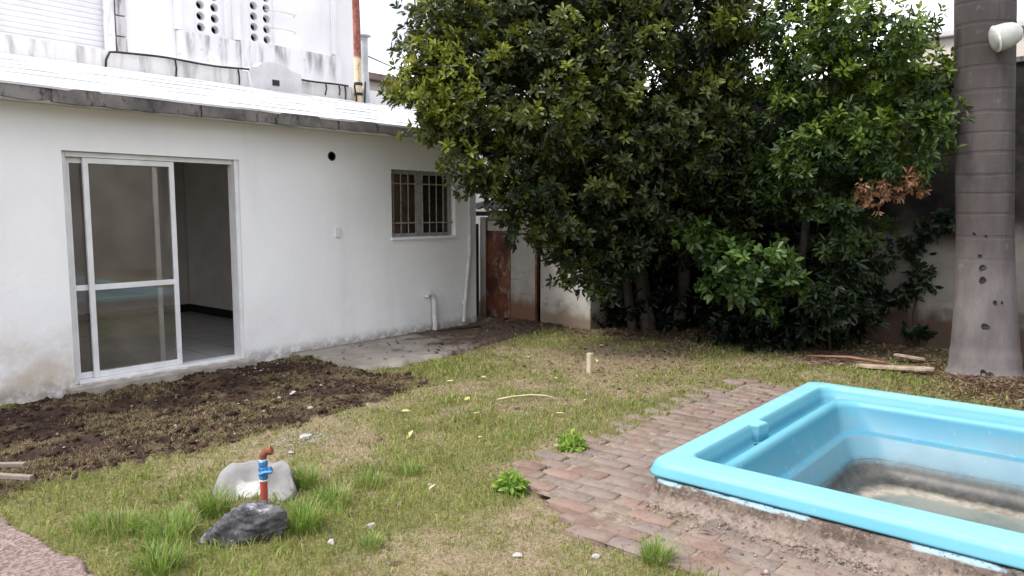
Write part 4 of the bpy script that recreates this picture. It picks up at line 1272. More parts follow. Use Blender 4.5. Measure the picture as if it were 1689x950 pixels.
# shrubs in front of the wall
def shrub(label, loc, clumps, per, nl, L, W, old, young_lit, name='shrub'):
    t = thing(name, loc, label, 'shrub')
    sb_ = MB()
    for c in clumps: limb(sb_, (loc[0] + rt.normal(0, .05), loc[1] + rt.normal(0, .05), -.05), c[:3], .02, .006, rt, .10, 7)
    sb_.build('stems', TWIG, t, smooth=True)
    crown('foliage', clumps, per, nl, L, W, old, young_lit, rt, t, droop=.5)
    return t
shrub('bright broad leaved shrub reaching out of the shade under the trees', (8.75, 3.4, 0),
      [(7.93, 3.29, 1.12, .30, .8), (7.81, 3.48, .80, .20, .8), (8.12, 3.03, .82, .26, .6), (7.72, 3.86, 1.33, .12, 1.0), (7.84, 3.62, 1.16, .13, .8), (8.02, 3.28, .62, .18, .4)], 17, 6, .105, .048, (0.0204, 0.04488, 0.01088), (0.1156, 0.1972, 0.0374))
shrub('dark dense shrub at the foot of the wall, with bright upper shoots', (9.05, 2.75, 0),
      [(8.85, 2.73, .78, .40, .2), (8.74, 2.95, .42, .33, .08), (9.25, 2.5, .55, .22, .15), (8.82, 2.43, 1.30, .26, .85), (8.75, 3.45, .30, .30, .05), (9.06, 2.57, .35, .28, .05), (9.21, 2.42, 1.03, .15, .5), (8.7, 2.60, 1.1, .2, .6), (8.95, 3.9, .3, .3, .05)], 14, 6, .105, .040, (0.0077, 0.0161, 0.0063), (0.084, 0.147, 0.028))
shrub('low dark undergrowth behind the trunks of the large tree, beside the shed', (9.3, 5.0, 0),
      [(9.2, 5.25, .45, .40, .05), (9.4, 4.85, .55, .45, .05), (9.3, 5.45, .9, .35, .05), (9.45, 4.7, 1.1, .4, .05), (9.05, 5.45, .25, .25, .1), (8.62, 5.48, .35, .26, .05), (8.62, 5.5, .85, .26, .05), (8.7, 5.4, 1.25, .28, .05), (8.95, 5.0, .2, .2, .1)], 12, 6, .10, .040, (0.0063, 0.0126, 0.0056), (0.028, 0.049, 0.014))
shrub('low dark undergrowth at the wall foot right of the two trunks', (9.4, 4.0, 0),
      [(9.4, 4.15, .5, .42, .05), (9.35, 3.6, .55, .42, .05), (9.5, 4.25, 1.1, .4, .05), (9.45, 3.5, 1.15, .4, .05), (9.2, 3.75, .25, .25, .1), (9.5, 3.1, 1.2, .38, .05), (8.42, 3.42, .24, .27, .05), (8.55, 3.75, .22, .25, .05), (8.5, 3.08, .26, .28, .05), (8.7, 3.5, .55, .3, .05)], 12, 6, .10, .040, (0.0063, 0.0126, 0.0056), (0.028, 0.049, 0.014))
# creeper on the plaster
cvp = thing('creeper', (9.78, 2.0, 0), 'dark green creeper climbing the grey plaster wall left of the palm', 'creeper')
cvb = MB()
st1 = [(9.80, 2.02, -.02), (9.82, 2.06, .4), (9.84, 2.03, .75), (9.84, 2.10, 1.15), (9.84, 1.98, 1.32), (9.84, 1.72, 1.48)]
st2 = [(9.84, 2.06, .62), (9.82, 2.25, .55), (9.82, 2.42, .62)]
cvb.tube(st1, [.02, .017, .014, .011, .009, .006], 7); cvb.tube(st2, [.009, .007, .005], 6)
cvb.build('stems', TWIG, cvp, smooth=True)
CV = [(9.80, 2.03, 1.02, .13, .3), (9.80, 2.02, .80, .11, .2), (9.80, 2.06, .62, .10, .2), (9.80, 2.24, .54, .11, .15), (9.80, 2.42, .64, .12, .1), (9.80, 2.08, 1.2, .10, .4), (9.80, 1.92, 1.36, .10, .2), (9.80, 1.76, 1.46, .12, .1), (9.80, 1.64, 1.5, .08, .1), (9.80, 2.02, .16, .11, .2)]
crown('foliage', CV, 24, 6, .10, .052, (0.013, 0.026, 0.0104), (0.0585, 0.0845, 0.02275), rt, cvp, ntip=3, sig=.05, droop=.8)

# ------------------------------------------------------------------ palm with a lamp strapped to it
def palmmat():
    m = M('ringed_palm_trunk', 0.9, 0.15)
    z = m.axis(2)
    zz_ = m.addm(z, m.mul(m.math('SUBTRACT', m.noise(2.2, 4), .5), .06))
    wv_ = m.n('ShaderNodeMath'); wv_.operation = 'SINE'
    m.l(m.addm(m.mul(zz_, 31.0), m.mul(m.noise(.9, 2, stretch=(.01, .01, 1)), 9.0)), wv_.inputs[0])
    ring = m.mul(m.ramp(wv_.outputs[0], .80, .98), m.ramp(z, .75, 1.6))
    c = m.mix(m.ramp(m.noise(3.2, 6, .62, stretch=(1, 1, .35)), .3, .7), (0.0575, 0.049, 0.047), (0.09, 0.0785, 0.0745))
    c = m.mix(m.mul(m.ramp(m.noise(1.1, 3), .5, .7), .55), c, (0.0575, 0.046, 0.047))
    c = m.mix(m.mul(m.ramp(m.noise(14, 6, .65, stretch=(1, 1, .06)), .52, .68), .45), c, (0.04, 0.033, 0.033))
    c = m.mix(m.mul(ring, m.mul(m.ramp(m.noise(2.6, 5), .42, .68), .38)), c, (0.035, 0.029, 0.029))
    c = m.mix(m.mul(m.ramp(z, .26, .10), m.ramp(m.noise(9, 5), .25, .55)), c, (0.15, 0.135, 0.13))
    c = m.mix(m.mul(m.ramp(m.addm(z, m.mul(m.noise(2, 5), .8)), 1.9, 1.2), .55), c, m.mix(m.ramp(m.noise(5, 6, .65, stretch=(1, 1, .4)), .3, .7), (0.15, 0.132, 0.13), (0.24, 0.215, 0.21)))
    c = m.mix(m.mul(m.ramp(m.noise(6, 7, .72), .60, .68), .35), c, (0.20, 0.195, 0.185))
    m.color(c)
    m.bump(m.addm(m.noise(20, 6, .65, stretch=(1, 1, .25)), m.mul(ring, -.5)), .5, .015)
    return m.m
PX, PY = 8.62, 1.15
LEAN = .056                                # metres of lean towards +Y per metre of height
palm = thing('palm_tree', (PX, PY, 0), 'thick grey ringed palm trunk standing behind the pool', 'palm tree')
zs_ = np.concatenate([[-.15, -.05, 0, .04, .10, .16, .22, .24], np.linspace(.3, 7.6, 110)])
def prad(z):
    if z < .22: return .310 + .03 * max(0, (.06 - z)) / .06
    r = np.interp(z, [.22, .24, .6, 1.0, 1.4, 2.0, 3.5, 5, 7.6], [.305, .296, .272, .252, .242, .248, .258, .23, .17])
    return r
pbm = MB()
pbm.lathe((PX, PY, 0), [(float(prad(z)) * 1, float(z)) for z in zs_], 40,
          wob=lambda a, j: .018 * math.sin(3 * a + 1) + .012 * math.sin(5 * a + .15 * j) + .03 * math.exp(-((a - 3.6) / .12) ** 2) * -1)
pbm.v = [(a, b + LEAN * max(0, c), c) for a, b, c in pbm.v]
trunk = pbm.build('trunk', palmmat(), palm, smooth=True)
# woodpecker-like holes
vdir = math.atan2(0 - PY, 0 - PX)
for da, z, rr, sq in ((-.06, 1.06, .028, 1), (-.06, .94, .030, 1.25), (.02, .50, .030, 1), (-.15, 1.17, .016, 1), (.33, .73, .018, 1.6), (.55, .73, .012, 1.2), (.05, 1.36, .012, 1), (-.02, .05, .032, .8), (.17, .02, .04, .6), (-.35, 1.38, .012, 1)):
    a = vdir + da
    r = float(prad(z)) * (1 + .018 * math.sin(3 * a + 1)) + .004
    MB().lathe((PX + r * math.cos(a), PY + LEAN * z + r * math.sin(a), z), [(rr * 1.05, -.03), (rr, .004), (rr * .75, .006), (rr * .6, -.004)], 12, axis=(math.cos(a), math.sin(a), 0), wob=lambda t, j: .15 * math.sin(2 * t + z * 9) + .1 * math.sin(3 * t)).build('knot_hole', MAT['block_hole'], palm)
# fronds far above the picture
fv = []; ff = []; fc_ = []
for k in range(22):
    a = k * 2.4; el = 1.0 - (k % 6) * .22
    L = 3.0
    p = np.array([PX, PY + LEAN * 7.5, 7.5])
    d = np.array([math.cos(a) * math.cos(el), math.sin(a) * math.cos(el), math.sin(el)])
    side = np.array([-math.sin(a), math.cos(a), 0])
    for i in range(34):
        t = i / 33
        c = p + d * L * t + np.array([0, 0, -1.5 * t * t])
        for sgn in (-1, 1):
            l = .55 * math.sin(math.pi * (.1 + .85 * t)) + .08
            tip = c + side * sgn * l + d * l * .5 + np.array([0, 0, -.18 * l])
            b = len(fv)
            fv += [c, c + d * .075, tip]; ff.append((b, b + 1, b + 2)); fc_ += [(0.05, 0.09, 0.025)] * 3
fast_mesh('fronds', np.array(fv), np.array(ff), LEAF, palm, color=np.array(fc_))

lamp = thing('outdoor_lamp', (8.30, 1.02, 3.1), 'pale dirty cup shaped lamp fixed high on the palm trunk', 'lamp')
ldir = Vector((math.sin(YAW) * .90 - .28, -math.cos(YAW) * .90, .22)).normalized()
lc = Vector((8.24, 1.21, 3.15))
lm = two('dirty_cream_enamel', (0.465, 0.4725, 0.435), (0.36, 0.3675, 0.33), 9, rough=.4, spec=.5, bump=.05)
MB().lathe(lc, [(.02, -.012), (.07, -.006), (.105, .006), (.116, .02), (.121, .06), (.119, .11), (.105, .17), (.08, .215), (.045, .235), (.02, .24)], 28, axis=tuple(ldir), wob=lambda a, j: .02 * math.sin(2 * a + 1)).build('lamp_shade', lm, lamp, smooth=True, sharp=60)
MB().lathe(lc, [(.117, .018), (.122, .024), (.121, .032)], 28, axis=tuple(ldir)).build('rim_band', MAT['parapet'], lamp, smooth=True)
MB().tube([lc + ldir * .14 + Vector((.12, .02, .02)), Vector((8.50, PY + .18, 3.16))], .022, 8).build('bracket', MAT['fascia'], lamp)
MB().tube([lc + ldir * .235, lc + ldir * .28 + Vector((.05, 0, -.02)), Vector((8.55, .98, 3.05))], .012, 6).build('cable', cm, lamp)

# ------------------------------------------------------------------ standpipe, rock, pale stone
def gz1(x, y): return float(ground_z(np.array([x]), np.array([y]))[0])
tap = thing('standpipe_tap', (2.13, 3.55, 0), 'red standpipe with blue valve and rusty elbow between two rocks', 'tap')
redm = two('red_plastic_pipe', (0.36, 0.075, 0.05), (0.28, 0.06, 0.045), 12, rough=.5, bump=0)
bluem = two('blue_valve_plastic', (0.03, 0.13, 0.30), (0.05, 0.20, 0.42), 20, rough=.4, bump=0)
elb = two('rusty_elbow', (0.24, 0.085, 0.04), (0.14, 0.05, 0.03), 30, bump=.4)
wht = two('white_pipe_tape', (0.7, 0.68, 0.66), (0.6, 0.58, 0.56), 20, bump=0)
tx, ty = 2.13, 3.55
MB().tube([(tx, ty, -.05), (tx, ty, .155)], .0195, 16).build('pipe', redm, tap, smooth=True, sharp=50)
MB().lathe((tx, ty, .152), [(.0205, 0), (.023, .002), (.023, .008), (.02, .01)], 16).build('tape', wht, tap, smooth=True, sharp=50)
vb = MB()
vb.lathe((tx, ty, .162), [(.021, 0), (.024, .004), (.024, .028), (.020, .032), (.022, .045), (.027, .05), (.027, .062), (.022, .07), (.023, .075), (.025, .079), (.025, .098), (.021, .102)], 8)
vb.build('valve', bluem, tap)
side = Vector((math.sin(YAW), -math.cos(YAW), 0)); fwd = Vector((math.cos(YAW), math.sin(YAW), 0))
hb = MB()
o = Vector((tx, ty, .205))
hb.tube([o - fwd * .01, o - fwd * .035], [.012, .010], 8)
hb.tube([o - fwd * .033 - side * .012 - Vector((0, 0, .008)), o - fwd * .035 + side * .02 + Vector((0, 0, .006)), o - fwd * .035 + side * .058 + Vector((0, 0, .008))], [.010, .011, .009], 8)
hb.tube([o + side * .015, o + side * .045 + Vector((0, 0, .012))], [.014, .016], 8)
hb.build('lever', bluem, tap, smooth=True, sharp=45)
MB().lathe((tx, ty, .262), [(.019, 0), (.019, .014)], 12).build('tape', wht, tap, smooth=True, sharp=50)
eb = MB()
eb.tube([(tx, ty, .274), (tx, ty, .292), Vector((tx, ty, .306)) + side * .008, Vector((tx, ty, .314)) + side * .022, Vector((tx, ty, .320)) + side * .042], [.019, .021, .021, .020, .020], 12)
eb.lathe(Vector((tx, ty, .318)) + side * .036, [(.019, 0), (.024, .002), (.024, .013), (.019, .016)], 12, axis=tuple((side + Vector((0, 0, .25))).normalized()))
eb.build('elbow', elb, tap, smooth=True, sharp=40)

def rockmat():
    m = M('dark_grey_rock', 0.85, 0.3)
    c = m.mix(m.ramp(m.noise(7, 7, .65), .32, .66), (0.02625, 0.02475, 0.02925), (0.1275, 0.1237, 0.129))
    c = m.mix(m.mul(m.ramp(m.noise(13, 7, .7), .55, .66), .75), c, (0.03375, 0.0315, 0.0375))
    c = m.mix(m.mul(m.ramp(m.noise(8, 7, .72, loc=(4, 2, 1)), .52, .62), .8), c, (0.33, 0.3225, 0.3225))
    m.color(c); m.bump(m.addm(m.noise(14, 8, .7), m.mul(m.voro(9), .9)), .8, .02); return m.m
def make_rock(name, c, rad, seed, mat, rot=0, sub=5, cut=.85, rough=.16, power=1):
    from mathutils import noise as mn
    bm = bmesh.new()
    bmesh.ops.create_icosphere(bm, subdivisions=sub, radius=1)
    rr = random.Random(seed)
    planes = [(Vector((rr.gauss(0, 1), rr.gauss(0, 1), rr.gauss(0, .8))).normalized(), cut * rr.uniform(.62, 1)) for _ in range(13)]
    for v in bm.verts:
        p = v.co.copy()
        for nrm, dd in planes:
            h = p.dot(nrm) - dd
            if h > 0: p -= nrm * h * .92
        n1 = mn.fractal(p * 1.8 + Vector((seed, 0, 0)), 1.0, 2.1, 5)
        n2 = mn.ridged_multi_fractal(p * 2.6 + Vector((0, seed, 0)), 1.0, 2.1, 4, 1.0, 2.0) if rough > .08 else 0
        p += p.normalized() * (n1 * rough * .8 + (n2 - 1) * rough * .35)
        v.co = Vector((p.x * rad[0], p.y * rad[1], p.z * rad[2]))
    R_ = Matrix.Rotation(rot, 3, 'Z')
    vs = [tuple(R_ @ v.co + Vector(c)) for v in bm.verts]
    bm.verts.index_update()
    fs = [[v.index for v in f.verts] for f in bm.faces]
    bm.free()
    return mesh_obj(name, vs, fs, mat, None, smooth=True, loc=(c[0], c[1], 0))
rotv = YAW - math.pi / 2
rk = make_rock('rock', (1.905, 3.30, .075), (.275, .165, .155), 9, rockmat(), rotv, sub=6, cut=.64, rough=.21)
tag(rk, 'dark grey jagged rock in front of the red standpipe', 'rock')

# rounded pale slab leaning back behind the tap, hollowed and whitened in the middle
def palemat():
    m = M('pale_worn_stone', 0.85, 0.2)
    c = m.mix(m.ramp(m.noise(5, 6, .6), .35, .7), (0.2475, 0.2363, 0.2325), (0.15, 0.1462, 0.1425))
    a = m.attr('white', 'Fac')
    c = m.mix(m.ramp(m.addm(a, m.mul(m.math('SUBTRACT', m.noise(16, 5), .5), .5)), .4, .65), c, (0.465, 0.45, 0.4425))
    c = m.mix(m.mul(m.ramp(m.noise(12, 6, .7), .62, .72), .4), c, (0.165, 0.15, 0.135))
    m.color(c); m.bump(m.noise(18, 6, .6), .4, .01); return m.m
pvx = []; wat = []
NA, NR = 56, 14
ctr = Vector((2.17, 3.76, .02))
upv = (Vector((0, 0, 1)) * .66 + fwd * .75).normalized(); nrm = side.cross(upv).normalized()
if nrm.dot(fwd) > 0: nrm = -nrm
def slab_pt(a, rr, face):
    ux = .225 * (1 + .05 * math.sin(3 * a + 1) + .035 * math.sin(7 * a + 2) + .02 * math.sin(13 * a)) ; uy = (.235 + .03 * math.sin(2 * a + 1.2) + .012 * math.sin(9 * a)) if math.sin(a) > 0 else .12
    sh_ = abs(math.cos(a)) ** .8 * math.copysign(1, math.cos(a)); sv_ = abs(math.sin(a)) ** .85 * math.copysign(1, math.sin(a))
    p = ctr + side * ux * sh_ * rr + upv * uy * sv_ * rr
    bowl = -.045 * (1 - min(1, rr / .8) ** 2) if face else -.11 + .02 * (1 - rr)
    return p + nrm * (bowl + .014 * math.sin(5 * a + rr * 4) * rr)
for face in (1, 0):
    for j in range(NR + 1):
        rr = (j / NR) if face else (1 - j / NR)
        rr2 = rr
        for k in range(NA):
            a = 2 * math.pi * k / NA
            p = slab_pt(a, min(rr2, .985 if face else 1.0), face)
            pvx.append(p)
            dxy = math.hypot((rr * math.cos(a) + .10) / .62, (rr * math.sin(a) - .18) / .42)
            wat.append(max(0, 1.1 - dxy) if face else 0)
pfx = []
for j in range(2 * NR + 1):
    for k in range(NA):
        k2 = (k + 1) % NA
        pfx.append((j * NA + k, j * NA + k2, (j + 1) * NA + k2, (j + 1) * NA + k))
ps = fast_mesh('pale_stone', np.array([tuple(p) for p in pvx]), np.array(pfx), palemat(), None, attrs=dict(white=np.array(wat)), smooth=True, loc=(2.17, 3.76, 0))
tag(ps, 'rounded pale stone slab with whitened hollow leaning behind the red standpipe', 'stone slab')

# ------------------------------------------------------------------ grass
def blades(px_, py_, h, w, lean, cols, rng, z=None):
    n = len(px_)
    z = ground_z(px_, py_) if z is None else z
    base = np.stack([px_, py_, z - .004], 1)
    a = rng.uniform(0, 6.28, n)
    d = np.stack([np.cos(a), np.sin(a), np.zeros(n)], 1)
    s = np.stack([-np.sin(a), np.cos(a), np.zeros(n)], 1)
    sa = rng.uniform(0, 6.28, n)
    s2 = np.stack([np.cos(sa), np.sin(sa), np.zeros(n)], 1)
    up = np.array([[0, 0, 1.0]])
    mid = base + up * (h * .55 * np.cos(lean * .5))[:, None] + d * (h * .5 * np.sin(lean * .6))[:, None]
    tip = base + up * (h * np.cos(lean))[:, None] + d * (h * np.sin(lean))[:, None]
    V = np.stack([base - s2 * w[:, None] * .5, base + s2 * w[:, None] * .5, mid + s2 * w[:, None] * .42, mid - s2 * w[:, None] * .42, tip], 1)
    i = np.arange(n) * 5
    F = np.concatenate([np.stack([i, i + 1, i + 2], 1), np.stack([i, i + 2, i + 3], 1), np.stack([i + 3, i + 2, i + 4], 1)])
    return V.reshape(-1, 3), F, np.repeat(cols, 5, 0)

rg = np.random.default_rng(33)
def in_lawn(x, y):
    ok = ~inpoly(x, y, FRONT) & ~(soil_mask(x, y) > .5)
    j = (fbm(x, y, 5, 51) - .5) * .2; j2 = (fbm(x, y, 5, 58) - .5) * .2
    ok &= ~inpoly(x + j, y + j2, SLAB)
    ok &= ~inpoly(x + (vnoise(x, y, 7, 45) - .5) * .26 * (rg.random(len(x)) < .6), y + (vnoise(x, y, 7, 46) - .5) * .26, BRICK)
    ok &= ~((x > 3.4) & (x < 6.3) & (y < 2.1))
    ok &= y < 7.2
    return ok
N0 = 900000
x = rg.uniform(.9, 9.7, N0); y = rg.uniform(-.8, 7.2, N0)
dist = np.hypot(x, y)
pk = np.clip((2.4 / np.maximum(dist, 1.2)) ** 1.5, .07, 1)
az = np.arctan2(y, x) - YAW
pk *= (np.abs(az) < math.radians(43))
k = rg.random(N0) < pk
x = x[k]; y = y[k]
k = in_lawn(x, y); x = x[k]; y = y[k]; dist = np.hypot(x, y)
g = np.clip(green_field(x, y) + (vnoise(x, y, 11, 35) - .5) * .5, 0, 1); lit = litter_field(x, y)
cover = np.clip(.55 + .5 * fbm(x, y, 2.2, 61) - .75 * lit, .05, 1)
k = rg.random(len(x)) < cover
x, y, g, dist = x[k], y[k], g[k], dist[k]
isg = rg.random(len(x)) < np.clip(g * 1.15 + .16, .10, .92)
n = len(x)
h = np.where(isg, rg.uniform(.014, .050, n) * (.45 + 1.15 * g), rg.uniform(.012, .036, n))
w = rg.uniform(.0022, .0045, n) * np.clip(dist / 3.2, .8, 2.6)
big = isg & (rg.random(n) < .09 * (vnoise(x, y, 5, 36) > .45))
h = np.where(big, h * 1.25 + .004, h); w = np.where(big, w * 1.9, w)
lean = np.where(isg, rg.uniform(.1, 1.1, n), rg.uniform(.5, 1.5, n))
tG = rg.random(n)[:, None]
cg = np.array([(0.115, 0.14, 0.028)]) * (1 - tG) + np.array([(0.31, 0.315, 0.095)]) * tG
cs_ = np.array([(0.164, 0.1189, 0.0615)]) * (1 - tG) + np.array([(0.48, 0.40, 0.25)]) * tG
cols = np.where(isg[:, None], cg, cs_)
cols = np.where(big[:, None], np.array([(0.15, 0.23, 0.035)]) * (.7 + .6 * tG), cols)
cols = cols * (.72 + .56 * fbm(x, y, 7, 37))[:, None]
V, F, C = blades(x, y, h, w, lean, cols, rg)
# sparse blades in the dug strip and in the brick joints
xs2 = rg.uniform(.9, 5, 150000); ys2 = rg.uniform(4.3, 7.2, 150000)
p2 = fbm(xs2, ys2, 1.6, 66)
k = (soil_mask(xs2, ys2) > .5) & (p2 > .52) & (rg.random(150000) < np.clip((p2 - .52) * 6, 0, .8))
xs2, ys2 = xs2[k], ys2[k]
m2 = len(xs2)
gg = rg.random(m2) < .28
t2 = rg.random(m2)[:, None]
c2 = np.where(gg[:, None], np.array([(0.09, 0.12, 0.03)]) * (1 - t2) + np.array([(0.17, 0.20, 0.06)]) * t2, np.array([(0.19, 0.13, 0.07)]) * (1 - t2) + np.array([(0.34, 0.26, 0.15)]) * t2)
V2, F2, C2 = blades(xs2, ys2, rg.uniform(.012, .04, m2), rg.uniform(.003, .006, m2), rg.uniform(.3, 1.5, m2), c2, rg)
xs3 = rg.uniform(2.95, 6.7, 40000); ys3 = rg.uniform(-.4, 2.76, 40000)
p3 = fbm(xs3, ys3, 2.6, 67) + .12 * (vnoise(xs3, ys3, 10, 68) - .5)
k = inpoly(xs3, ys3, BRICK) & (p3 > .62) & (rg.random(40000) < .5) & ~((xs3 > 3.5) & (ys3 < 2.1))
xs3, ys3 = xs3[k], ys3[k]; m3 = len(xs3)
t3 = rg.random(m3)[:, None]
c3 = np.array([(0.15, 0.15, 0.05)]) * (1 - t3) + np.array([(0.30, 0.25, 0.13)]) * t3
V3, F3, C3 = blades(xs3, ys3, rg.uniform(.012, .03, m3), rg.uniform(.003, .005, m3), rg.uniform(.3, 1.4, m3), c3, rg, z=np.full(m3, .012))
grass = fast_mesh('grass', np.concatenate([V, V2, V3]), np.concatenate([F, F2 + len(V), F3 + len(V) + len(V2)]), BLADE, color=np.concatenate([C, C2, C3]))
tag(grass, 'thin patchy lawn of green and straw coloured grass', kind='stuff')
grass['category'] = 'grass'

# tall bright tufts: things of their own
def tuft_mesh(seed, n, hh, spread, c1, c2):
    r = np.random.default_rng(seed)
    a = r.uniform(0, 6.28, n); rad = spread * np.sqrt(r.random(n)) * .55
    bx_, by_ = rad * np.cos(a), rad * np.sin(a)
    h = hh * r.uniform(.45, 1.1, n)
    lean = np.clip(r.normal(.45, .25, n), .02, 1.2)
    az_ = a + r.normal(0, .7, n)
    d = np.stack([np.cos(az_), np.sin(az_), np.zeros(n)], 1); s = np.stack([-np.sin(az_), np.cos(az_), np.zeros(n)], 1)
    w = r.uniform(.004, .0075, n)
    base = np.stack([bx_, by_, np.full(n, -.015)], 1)
    rows = []
    for t, wf in ((0, .8), (.35, 1), (.7, .75), (1, .06)):
        ang = lean * (t ** 1.3) * 1.5
        p = base + np.array([[0, 0, 1.0]]) * (h * t * np.cos(ang * .6))[:, None] + d * (h * t * np.sin(ang * .75))[:, None]
        rows += [p - s * (w * wf * .5)[:, None], p + s * (w * wf * .5)[:, None]]
    V = np.stack(rows, 1).reshape(-1, 3)
    i = np.arange(n) * 8
    F = np.concatenate([np.stack([i + 2 * k_, i + 2 * k_ + 1, i + 2 * k_ + 3, i + 2 * k_ + 2], 1) for k_ in range(3)])
    t_ = r.random(n)[:, None]
    return V, F, np.repeat(np.where(r.random((n, 1)) < .13, np.array([(0.34, 0.29, 0.15)]), np.array([c1]) * (1 - t_) + np.array([c2]) * t_), 8, 0)
protos = []
for sd_, n_, hh, sp in ((1, 230, .165, .17), (2, 170, .135, .20), (3, 300, .185, .14)):
    V, F, C = tuft_mesh(sd_, n_, hh, sp, (0.0864, 0.1692, 0.0216), (0.2232, 0.3168, 0.0612))
    protos.append((V, F, C))
TUFTS = [((1.93, 3.71), 2, .95, 'dense upright bright green grass tuft left of the pale stone slab'),
         ((1.66, 3.60), 0, 1.0, 'wide bright grass tuft just left of the dark rock'),
         ((1.52, 3.86), 1, 1.0, 'loose bright grass tuft midway between the front path and pale stone'),
         ((1.43, 3.98), 1, .8, 'low grass tuft nearest the pinkish path edge'),
         ((1.58, 3.52), 1, .9, 'grass tuft in front of and left of the dark rock'),
         ((1.45, 3.28), 0, .9, 'bright grass tuft at the bottom edge below the dark rock'),
         ((2.13, 3.20), 0, 1.05, 'spiky pale green grass tuft touching the right side of the dark rock'),
         ((2.47, 3.68), 2, .85, 'grass tuft directly right of the blue valve'),
         ((2.42, 3.35), 1, 1.0, 'soft bright grass tuft right of the rocks'),
         ((2.74, 3.40), 1, .75, 'short grass tuft farther right of the standpipe'),
         ((3.02, 3.38), 1, .7, 'small grass tuft midway between standpipe and brick path'),
         ((2.95, 1.62), 0, .75, 'bright grass tuft growing against the brick path near the bottom edge'),
         ((2.20, 2.75), 1, .55, 'tiny grass tuft alone on the dry brown lawn')]
tm = {}
for (p, kind, sc, lab) in TUFTS:
    if kind not in tm:
        V, F, C = protos[kind]
        o = fast_mesh('grass_tuft', V, F, BLADE, color=C); tm[kind] = o
    else:
        o = tm[kind].copy(); COL.objects.link(o)
    o.location = (p[0], p[1], gz1(*p)); o.scale = (sc, sc, sc); o.rotation_euler = (0, 0, rg.uniform(0, 6.28))
    tag(o, lab, 'grass tuft', 'bright green grass tufts on the lawn')

# broad leaved weeds on the brick edge
def weed(loc, r, label, seed):
    rw = np.random.default_rng(seed)
    t = thing('weed', (loc[0], loc[1], 0), label, 'weed')
    n = 42
    d = unit(rw.normal(0, 1, (n, 3))); d[:, 2] = np.abs(d[:, 2]) * .8 + .1
    tips = np.array([loc[0], loc[1], .02]) + d * r * rw.uniform(.4, 1, (n, 1))
    y_ = rw.random(n)[:, None]
    cols = np.array([(0.13, 0.24, 0.035)]) * (1 - y_) + np.array([(0.27, 0.38, 0.06)]) * y_
    V, F, C = rosettes(tips, unit(d + np.array([0, 0, .5])), 5, .05, .026, cols, rw)
    fast_mesh('foliage', V, F, BLADE, t, color=C)
    sb_ = MB()
    for k_ in range(0, n, 4): sb_.tube([(loc[0], loc[1], -.01), tuple((tips[k_] + np.array([loc[0], loc[1], .03])) / 2), tuple(tips[k_])], [.003, .0025, .0015], 5)
    sb_.build('stems', TWIG, t)
weed((4.02, 2.86), .105, 'round yellow green weed at the brick path edge, the farther of two', 3)
weed((3.19, 2.70), .085, 'leafy green weed at the left corner of the brick path', 4)

# ------------------------------------------------------------------ loose bits
rl = np.random.default_rng(44)
# soil clods: uncountable
def scatter_lumps(name, P, R, mat, seed, cols=None):
    r = np.random.default_rng(seed)
    oct_v = np.array([(1, 0, 0), (-1, 0, 0), (0, 1, 0), (0, -1, 0), (0, 0, 1), (0, 0, -.6)], float)
    of_ = np.array([(0, 2, 4), (2, 1, 4), (1, 3, 4), (3, 0, 4), (2, 0, 5), (1, 2, 5), (3, 1, 5), (0, 3, 5)])
    n = len(P)
    V = oct_v[None] * (1 + r.normal(0, .28, (n, 6, 3))) * R[:, None, None] * r.uniform(.6, 1.2, (n, 1, 3))
    a = r.uniform(0, 6.28, n)
    ca, sa = np.cos(a)[:, None], np.sin(a)[:, None]
    V = np.stack([V[..., 0] * ca - V[..., 1] * sa, V[..., 0] * sa + V[..., 1] * ca, V[..., 2] * .75], -1) + P[:, None]
    F = (of_[None] + (np.arange(n) * 6)[:, None, None]).reshape(-1, 3)
    return fast_mesh(name, V.reshape(-1, 3), F, mat, color=None if cols is None else np.repeat(cols, 6, 0))
cx_ = rl.uniform(.7, 5, 26000); cy_ = rl.uniform(4.3, 7.2, 26000)
k = (soil_mask(cx_, cy_) > .5) & (rl.random(26000) < fbm(cx_, cy_, 2.5, 91) * .8)
cx_, cy_ = cx_[k], cy_[k]
R = np.minimum(rl.lognormal(-4.7, .55, len(cx_)), .045)
P = np.stack([cx_, cy_, ground_z(cx_, cy_) + R * .25], 1)
tcol = rl.random(len(R))[:, None]
cc = np.array([(0.027, 0.0165, 0.01275)]) * (1 - tcol) + np.array([(0.075, 0.0465, 0.033)]) * tcol
pale = rl.random(len(R)) < .035
cc = np.where(pale[:, None], np.array([(0.30, 0.25, 0.21)]), cc)
cm_ = M('soil_clod', .95, .05); cm_.color(cm_.attr('Col')); cm_.bump(cm_.noise(50, 5), .5, .01)
so = scatter_lumps('soil_clods', P, R, cm_.m, 5, cc)
tag(so, 'loose dark clods and pebbles of the dug soil strip', kind='stuff'); so['category'] = 'soil'

n_ = 1500
kx = np.where(rl.random(n_) < .75, 3.50 - np.abs(rl.normal(0, .07, n_)), rl.uniform(2.97, 3.5, n_)); ky = rl.uniform(-.6, 2.6, n_)
k = inpoly(kx, ky, BRICK) & (ky < 2.02); kx, ky = kx[k], ky[k]
tk = rl.random(len(kx))[:, None]
o = scatter_lumps('grit', np.stack([kx, ky, np.interp(kx, [3.2, 3.48, 3.54, 3.57], [.022, .022, .045, .06])], 1), np.minimum(rl.lognormal(-5.3, .5, len(kx)), .016), cm_.m, 6, np.array([(0.12, 0.085, 0.07)]) * (1 - tk) + np.array([(0.34, 0.28, 0.235)]) * tk)
tag(o, 'mortar grit lying on the bricks along the pool kerb', kind='stuff'); o['category'] = 'grit'

